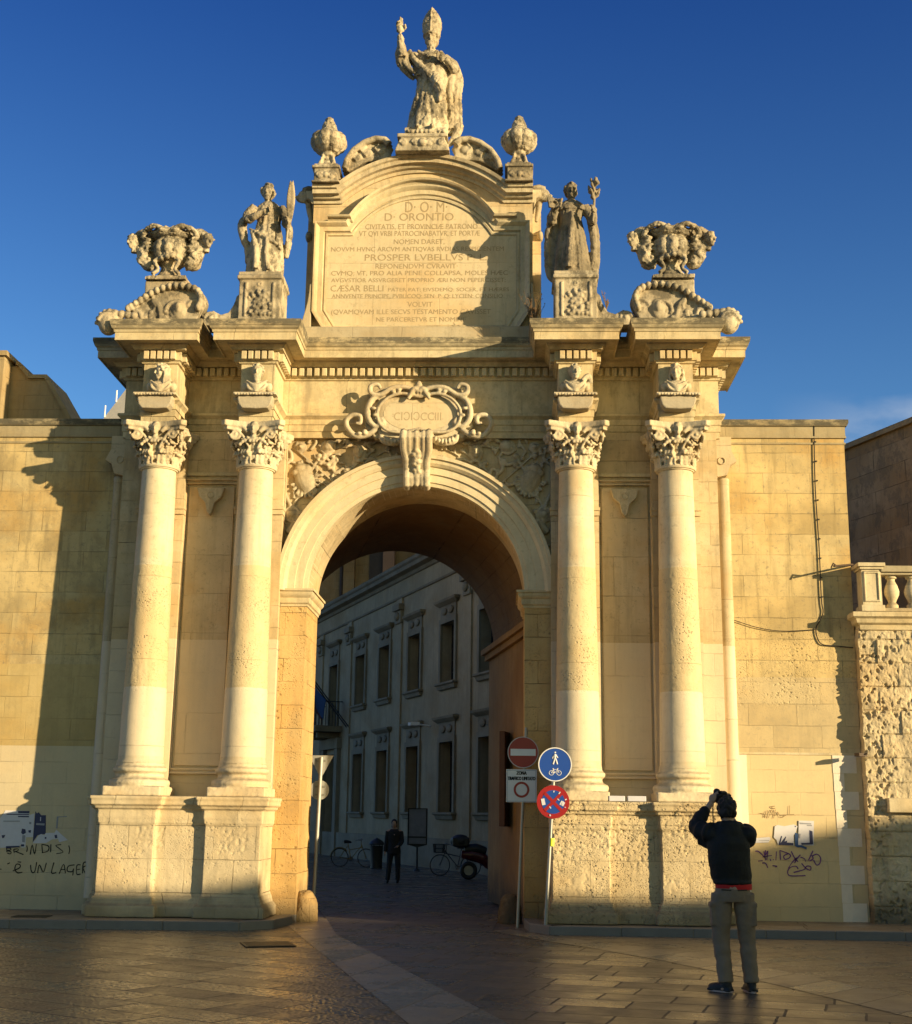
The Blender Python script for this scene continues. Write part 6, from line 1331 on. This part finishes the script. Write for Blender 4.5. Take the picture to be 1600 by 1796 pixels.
for q, rr in zip(p, r): rows.append([(q.x + rr * 1.08 * cos(t) * (1 + .03 * noise.noise(V((cos(t) * 2, sin(t) * 2, q.z * 9)))), q.y + rr * .72 * sin(t) * (1 + .06 * noise.noise(V((cos(t) * 2, sin(t) * 2, q.z * 7)))), q.z) for t in [2 * pi * i / 40 for i in range(40)]])
m.grid(rows, closeu=True, cap0=True, cap1=True)
for ch_, rr in ((('shL', 'elL', V((-.20, .165, 1.655))), [.104, .084, .055]), (('shR', 'elR', V((.075, .29, 1.55))), [.104, .084, .055])):
    p, r = cr([J[k] if isinstance(k, str) else k for k in ch_], rr, 6); m.tube(p, [a * (1 + .10 * sin(i * 2.1)) for i, a in enumerate(r)], 16)
m.ell(J['shL'] + V((0, 0, -.01)), (.088, .10, .088)); m.ell(J['shR'] + V((.02, 0, -.01)), (.088, .10, .088)); m.ell((-.20, .165, 1.66), .052); m.ell((.075, .29, 1.555), .052); m.ell(J['elL'], .085); m.ell(J['elR'], .085)
for k in range(7): a = pi * k / 6 - pi; m.ell((.10 * cos(a), .02 + .09 * sin(a), 1.515 + .02 * abs(sin(a))), (.055, .05, .045))
m.ell((0, -.075, 1.46), (.12, .06, .085)); m.tube([(.02 + .165 * cos(t), .115 * sin(t), 1.00) for t in [i * pi / 16 for i in range(32)]], .022, 8, closed=True)
p, r = cr([V((-.17, .03, 1.36)), V((-.27, .08, 1.40))], [.07, .06]); m.tube(p, r, 10)
carve(m, 'jacket', BLACKC, pm, .010, 2, rough=.005, rscale=12)
m = MB(); m.lathe([(.163, .945), (.166, .985), (.155, 1.04)], n=32); m.v = [(x * 1.06 + .03, y * .74, z - (.012 * (x > 0))) for x, y, z in m.v]; m.build('shirt', flat('red_shirt', (.50, .012, .012), .8), pm, smooth=60)
m = MB()   # trousers with side pockets
rows = []
for z, rx_, ry_ in ((.962, .150, .112), (.93, .165, .125), (.86, .17, .13), (.82, .165, .125)): rows.append([(.018 + rx_ * cos(t), ry_ * sin(t), z) for t in [2 * pi * i / 36 for i in range(36)]])
m.grid(rows, closeu=True, cap0=True, cap1=True)
for s_, a, b, c in ((-1, 'hipL', 'kneeL', 'ankL'), (1, 'hipR', 'kneeR', 'ankR')):
    A, B, C_ = J[a], J[b], J[c]; p, r = cr([A + V((0, 0, .02)), A.lerp(B, .45), B, B.lerp(C_, .5), C_ + V((0, 0, .0))], [.102, .098, .082, .075, .070], 6)
    m.tube(p, [q * (1 + .045 * sin(i * 1.7) * (.3 + .7 * i / len(p))) for i, q in enumerate(r)], 18)
    m.box((A.x + s_ * .085, A.y, .70), (.05, .13, .19)); m.box((A.x + s_ * .095, A.y, .795), (.055, .14, .04))
carve(m, 'trousers', KHAKI, pm, .010, 2, rough=.006, rscale=13)
m = MB()
for q in (-1, 1): m.tube([(.018 + q * .03, -.125, .93), (.018 + q * .12, -.11, .935)], .006, 6)
m.build('pocket_seam', flat('seam', (.04, .034, .026), .9), pm)
for a, yaw in (('ankL', .9), ('ankR', .15)):
    c = J[a]; m = MB(); m.M = T((c.x, c.y, 0), rz=yaw)
    m.ell((0, .06, .045), (.048, .135, .045)); m.ell((0, .0, .075), (.045, .06, .06)); m.bx(-.045, .045, -.06, .18, .012, .035); sh_ = carve(m, 'shoe', flat('shoe_black', (.012, .012, .014), .6), pm, .008, 2)
    m = MB(); m.M = T((c.x, c.y, 0), rz=yaw); m.prism([(.050 * cos(t), .055 + .130 * sin(t)) for t in [i * pi / 14 for i in range(28)]], .004, .020, 'z'); m.build('sole', flat('sole_pale', (.40, .30, .27), .7), sh_)
m = MB(); rnd = random.Random(9); m.ell(head_c + V((0, -.012, .02)), (.087, .102, .112))
for k in range(90):
    a, e = rnd.uniform(0, 2 * pi), rnd.uniform(-.75, 1.5); d = V((cos(a) * cos(e), sin(a) * cos(e), sin(e)))
    if d.y > .35 and d.z < .55: continue
    m.ell(head_c + V((d.x * .085, d.y * .10 - .012, d.z * .112 + .02)), (.018, .018, .022))
carve(m, 'hair', HAIR, pm, .008, 1, rough=.002, rscale=40)
cmx = thing('photo_camera', 'black camera with a protruding lens raised in front of the man\'s face', 'camera', (3.585 + .01, -7.62 + .22, 1.775))
m = MB(); m.M = T((-.02, 0, .02), rx=.3, rz=.25); m.bx(-.075, .075, -.03, .03, -.045, .045); m.bx(-.03, .03, -.03, .03, .04, .07); m.build('body', flat('camera_black', (.012, .012, .012), .45), cmx, bevel=.008)
m = MB(); m.M = T((-.02, 0, .02), rx=.3 - pi / 2 + .0, rz=.25); m.lathe([(.036, .03), (.036, .08), (.04, .085), (.042, .15), (.036, .152)], n=24); m.build('lens', flat('camera_black', (.012, .012, .012), .45), cmx, smooth=40)
m = MB(); p, _ = cr([(-.10, .02, .05), (-.125, -.02, -.10), (-.12, -.06, -.26), (-.06, -.14, -.22)], None, 6); m.tube(p, .006, 6); m.build('strap', flat('camera_black', (.012, .012, .012), .45), cmx)
m = MB(); m.M = T((-.075, .02, .085)); m.ell((0, 0, 0), (.035, .03, .03)); m.build('hot_shoe_flash', flat('camera_black', (.012, .012, .012), .45), cmx)
# distant passer-by in the street
pf = thing('person', 'dark silhouetted pedestrian in a coat standing in the shaded street inside the arch', 'person', (-1.25, 11.9, .006), rz=0); pf.scale = (.84, .84, .84)
J2 = dict(pel=V((0, 0, .93)), hipL=V((-.09, 0, .88)), hipR=V((.09, 0, .88)), kneeL=V((-.13, 0, .48)), kneeR=V((.12, 0, .48)), ankL=V((-.17, .02, .08)), ankR=V((.12, .02, .08)), wa=V((0, 0, 1.1)), ch=V((.0, 0, 1.33)), nk=V((.0, 0, 1.48)), hd=V((-.01, -.02, 1.62)),
          shL=V((-.17, 0, 1.42)), shR=V((.17, 0, 1.42)), elL=V((-.22, .02, 1.12)), elR=V((.22, -.05, 1.15)), wrL=V((-.26, -.03, .86)), wrR=V((.14, -.18, 1.02)))
def b2(m):
    m.ell((-.01, -.02, 1.64), (.075, .095, .11)); m.ell((-.01, -.05, 1.59), (.05, .07, .07)); m.ell((-.01, -.115, 1.62), (.012, .02, .025))
    for s_, w0, d in ((-1, J2['wrL'], V((-.1, -.1, -1))), (1, J2['wrR'], V((-.6, -.4, -.3)))):
        d.normalize(); m.ell(w0 + d * .04, .035)
        for i in range(4): q = w0 + d * .07 + V((0, .03 - .02 * i, 0)); m.tube([q, q + d * .04, q + d * .06 + V((-s_ * .02, 0, 0))], .009, 6)
        m.tube([w0 + d * .02 + V((-s_ * .03, -.02, 0)), w0 + d * .06 + V((-s_ * .04, -.03, 0))], .011, 6)
DARK = flat('dark_coat', (.014, .013, .014), .8); JEAN = flat('dark_jeans', (.018, .02, .028), .85)
person(pf, J2, [(('hipL', 'kneeL', 'ankL'), [.08, .055, .04]), (('hipR', 'kneeR', 'ankR'), [.08, .055, .04]), (('pel', 'wa', 'ch', 'nk', 'hd'), [.12, .11, .13, .06, .055]), (('pel', 'hipL'), [.1, .08]), (('pel', 'hipR'), [.1, .08]), (('ch', 'shL', 'elL', 'wrL'), [.08, .055, .04, .027]), (('ch', 'shR', 'elR', 'wrR'), [.08, .055, .04, .027])], SKIN, b2, .011)
m = MB(); rows = []
for z, rx_, ry_ in ((.80, .20, .15), (.95, .19, .14), (1.12, .165, .12), (1.3, .195, .13), (1.42, .185, .11), (1.49, .09, .08)): rows.append([(rx_ * cos(t), ry_ * sin(t), z) for t in [2 * pi * i / 32 for i in range(32)]])
m.grid(rows, closeu=True, cap0=True, cap1=True)
for c in (('shL', 'elL', 'wrL'), ('shR', 'elR', 'wrR')): p, r = cr([J2[k] for k in c], [.085, .065, .05], 5); m.tube(p, r, 14)
carve(m, 'coat', DARK, pf, .012, 2, rough=.005, rscale=10)
m = MB()
for a in ('L', 'R'): p, r = cr([J2['hip' + a], J2['knee' + a], J2['ank' + a]], [.105, .078, .065], 5); m.tube(p, r, 14)
m.ell((0, 0, .88), (.15, .11, .09)); carve(m, 'trousers', JEAN, pf, .012, 2)
for a in ('L', 'R'): m = MB(); c = J2['ank' + a]; m.ell((c.x, c.y - .06, .04), (.045, .13, .04)); m.ell((c.x, c.y, .07), (.045, .06, .05)); carve(m, 'shoe', flat('shoe_black', (.012, .012, .014), .6), pf, .01, 1)
m = MB(); m.ell((-.01, .0, 1.665), (.09, .10, .11)); m.ell((-.01, .05, 1.58), (.085, .06, .1)); carve(m, 'hair', HAIR, pf, .01, 1)

# ================================================================ things standing in the street
def bicycle(name, lab, loc, rz, fr_col, basket=False, lean=.08):
    o = thing(name, lab, 'bicycle', loc, rz, 'bicycles parked along the palace'); o.rotation_euler = (lean, 0, rz)
    TY = flat('tyre', (.012, .012, .012), .8); FR = flat('bike_' + fr_col[0], fr_col[1], .4, metal=.2); CH = flat('chrome_dull', (.2, .2, .2), .4, metal=.8)
    for x in (-.52, .52):
        m = MB(); m.tube([(x + .33 * cos(t), 0, .34 + .33 * sin(t)) for t in [i * pi / 20 for i in range(40)]], .018, 8, closed=True)
        wh = m.build('wheel', TY, o, smooth=60); m = MB(); m.bar((x, -.03, .34), (x, .03, .34), .02)
        for k in range(18): a = 2 * pi * k / 18; m.bar((x, 0, .34), (x + .32 * cos(a), 0, .34 + .32 * sin(a)), .0025, 4)
        m.build('spokes', CH, wh)
    m = MB()
    for a, b in (((-.52, .34), (-.08, .30)), ((-.52, .34), (-.18, .82)), ((-.08, .30), (-.20, .88)), ((-.08, .30), (.34, .78)), ((-.16, .62), (.36, .72)), ((.34, .82), (.52, .34)), ((.33, .70), (.32, .98))): m.bar((a[0], 0, a[1]), (b[0], 0, b[1]), .016, 8)
    m.tube([(-.52 - .37 * cos(t), 0, .34 + .37 * sin(t)) for t in [i * pi / 14 for i in range(12)]], .02, 6); m.build('frame', FR, o, smooth=40)
    m = MB(); p, r = cr([(-.33, 0, .92), (-.22, 0, .93), (-.06, 0, .90)], [.07, .06, .025]); m.tube(p, r, 10, flatten=1); m.build('saddle', TY, o, smooth=40)
    m = MB(); p, _ = cr([(.20, -.27, 1.0), (.30, -.24, 1.02), (.34, 0, .99), (.30, .24, 1.02), (.20, .27, 1.0)], None, 5); m.tube(p, .014, 8); m.build('handlebar', CH, o, smooth=40)
    m = MB(); m.lathe([(.09, -.01), (.09, .01)], n=20); m.v = [(x - .08, z, y + .30) for x, y, z in m.v]; m.bar((-.08, 0, .30), (-.02, .08, .16), .01); m.bar((-.08, 0, .30), (-.14, -.08, .44), .01); m.build('crank', CH, o)
    if basket:
        m = MB()
        for k in range(9):
            for q in (-1, 1): m.bar((.42 + .035 * k, q * .15, .74), (.40 + .04 * k, q * .18, 1.0), .005, 5)
            m.bar((.42, -.15 + .0375 * k, .74), (.40, -.18 + .045 * k, 1.0), .005, 5); m.bar((.70, -.15 + .0375 * k, .74), (.73, -.18 + .045 * k, 1.0), .005, 5)
        for z, e in ((.74, 0), (.87, .015), (1.0, .03)): m.tube([(.42 - e * .7, -.15 - e, z), (.70 + e, -.15 - e, z), (.70 + e, .15 + e, z), (.42 - e * .7, .15 + e, z)], .008, 5, closed=True)
        m.build('basket', TY, o)
    o.scale = (.82, .82, .82); return o
ra = atan2(-.926, .378)
def strt(px, py): d = CROT @ Vector(((px - 800) / 2335, -(py - 898) / 2335, -1)); t = (0.006 - CAM.z) / d.z; return CAM + t * d
b1 = strt(619, 1521); bicycle('bicycle', 'yellowish city bicycle with a red front fork beside the litter bin', (b1.x, b1.y, .006), radians(-12), ('ochre', (.22, .15, .03)))
b2_ = strt(798, 1537); bicycle('bicycle', 'dark bicycle with a wire basket parked near the red scooter', (b2_.x, b2_.y, .006), radians(168), ('black', (.02, .02, .022)), True)
b3 = strt(850, 1543); 
sc_ = thing('scooter', 'red motor scooter with a large black top case, half hidden by the passage wall', 'scooter', (b3.x + .12, b3.y, .006), rz=radians(8))
sc_.scale = (.86, .86, .86); SR = flat('scooter_red', (.07, .004, .006), .3); SB = flat('scooter_black', (.010, .010, .011), .5)
for x in (-.62, .62):
    m = MB(); m.tube([(x + .20 * cos(t), 0, .26 + .20 * sin(t)) for t in [i * pi / 16 for i in range(32)]], .062, 12, closed=True); wh = m.build('wheel', SB, sc_, smooth=60)
    m = MB(); m.lathe([(.14, -.03), (.14, .03)], n=24); m.v = [(a + x, c, b + .26) for a, b, c in m.v]; m.build('rim', GALV, wh)
m = MB()
p, r = cr([(-.85, 0, .72), (-.55, 0, .70), (-.2, 0, .60), (.0, 0, .40), (.25, 0, .34), (.40, 0, .50), (.48, 0, .85), (.46, 0, 1.05)], [.10, .17, .17, .12, .12, .15, .18, .13]); m.tube(p, r, 16); m.ell((.62, 0, .50), (.24, .11, .08)); m.ell((.46, 0, 1.02), (.15, .22, .14)); carve(m, 'body', SR, sc_, .016, 2)
m = MB(); p, r = cr([(-.75, 0, .86), (-.4, 0, .88), (-.1, 0, .80)], [.13, .16, .12]); m.tube(p, r, 14); carve(m, 'seat', SB, sc_, .018, 2)
m = MB(); m.ell((-.88, 0, 1.10), (.30, .27, .20)); m.bx(-1.12, -.64, -.24, .24, .96, 1.2); carve(m, 'top_case', SB, sc_, .018, 2)
m = MB(); p, _ = cr([(.34, -.34, 1.12), (.42, -.15, 1.14), (.44, .15, 1.14), (.34, .34, 1.12)], None, 5); m.tube(p, .02, 8); m.bar((.36, -.3, 1.12), (.40, -.38, 1.36), .008); m.ell((.40, -.38, 1.38), (.015, .08, .05)); m.ell((.40, .38, 1.38), (.015, .08, .05)); m.build('handlebar', SB, sc_, smooth=50)
m = MB(); m.grid([[(.52 - .12 * v, .24 * cos(pi * u) * (1 - .25 * v), 1.10 + .42 * v) if False else (.58 - .16 * v - .10 * abs(2 * u - 1) ** 2, (2 * u - 1) * .26 * (1 - .2 * v), 1.10 + .42 * v) for u in [i / 12 for i in range(13)]] for v in [j / 6 for j in range(7)]]); ws = m.build('windshield', flat('tinted_screen', (.10, .16, .26), .12), sc_, smooth=60); s2 = ws.modifiers.new('s', 'SOLIDIFY'); s2.thickness = .006
m = MB(); m.ell((.66, 0, .92), (.05, .10, .07)); m.build('headlight', flat('lamp_glass', (.5, .5, .5), .1), sc_, smooth=60)
g3 = strt(660, 1523)
o = thing('litter_bin', 'dark cylindrical litter bin with a domed lid beside the yellowish bicycle', 'bin', (g3.x, g3.y, .006)); o.scale = (.70, .70, .70); m = MB(); m.lathe([(.24, 0), (.26, .02), (.25, .08), (.28, .9), (.30, .95)], n=28); m.build('body', flat('bin_iron', (.016, .018, .018), .5), o, smooth=40)
m = MB(); m.lathe([(.33, .98), (.34, 1.02), (.28, 1.12), (.14, 1.22), (.03, 1.26), (0, 1.3)], n=28)
for k in range(4): a = k * pi / 2 + .6; m.bar((.26 * cos(a), .26 * sin(a), .93), (.27 * cos(a), .27 * sin(a), 1.0), .02)
m.build('lid', flat('bin_iron', (.016, .018, .018), .5), o, smooth=40)
g4 = strt(731, 1528)
o = thing('notice_board', 'black framed street notice board on a single post in front of the palace', 'notice board', (g4.x, g4.y, .006), rz=radians(-6)); o.scale = (.80, .80, .80); m = MB(); m.bar((0, 0, 0), (0, 0, .85), .035); m.lathe([(.12, 0), (.10, .04), (.04, .08)], n=20); m.prism([(-.03, .84), (.03, .84), (.34, .92), (-.34, .92)], -.03, .03); m.build('post', flat('bin_iron', (.016, .018, .018), .5), o)
m = MB(); m.sweep([(-.36, .92), (.36, .92), (.36, 2.02 + .2), (-.36, 2.22)], [(0, -.035), (0, .035), (-.045, .035), (-.045, -.035)], lambda u, v, h: (u, h, v), side=1, closed=True); m.bx(-.33, .33, -.03, .03, 1.17, 1.22); m.build('frame', flat('bin_iron', (.016, .018, .018), .5), o)
m = MB(); m.bx(-.32, .32, -.012, .012, .95, 1.17); m.bx(-.32, .32, -.012, .012, 1.22, 2.19); m.build('notice', flat('notice_paper', (.20, .21, .23), .35, nscale=6, namp=.3), o)
q = Matrix.Translation((-1.658, 23.44, 0)) @ Matrix.Rotation(ra, 4, 'Z') @ Vector((1.75, 0, 4.35))
o = thing('wall_lamp', 'small twin security camera bracket on the palace wall between two floors', 'wall camera', q, rz=ra); m = MB(); m.bar((0, 0, 0), (0, -.5, .05), .03); m.box((-.12, -.55, .05), (.14, .28, .10), rz=.4); m.box((.14, -.55, .05), (.14, .28, .10), rz=-.4); m.build('housing', WHITE, o)
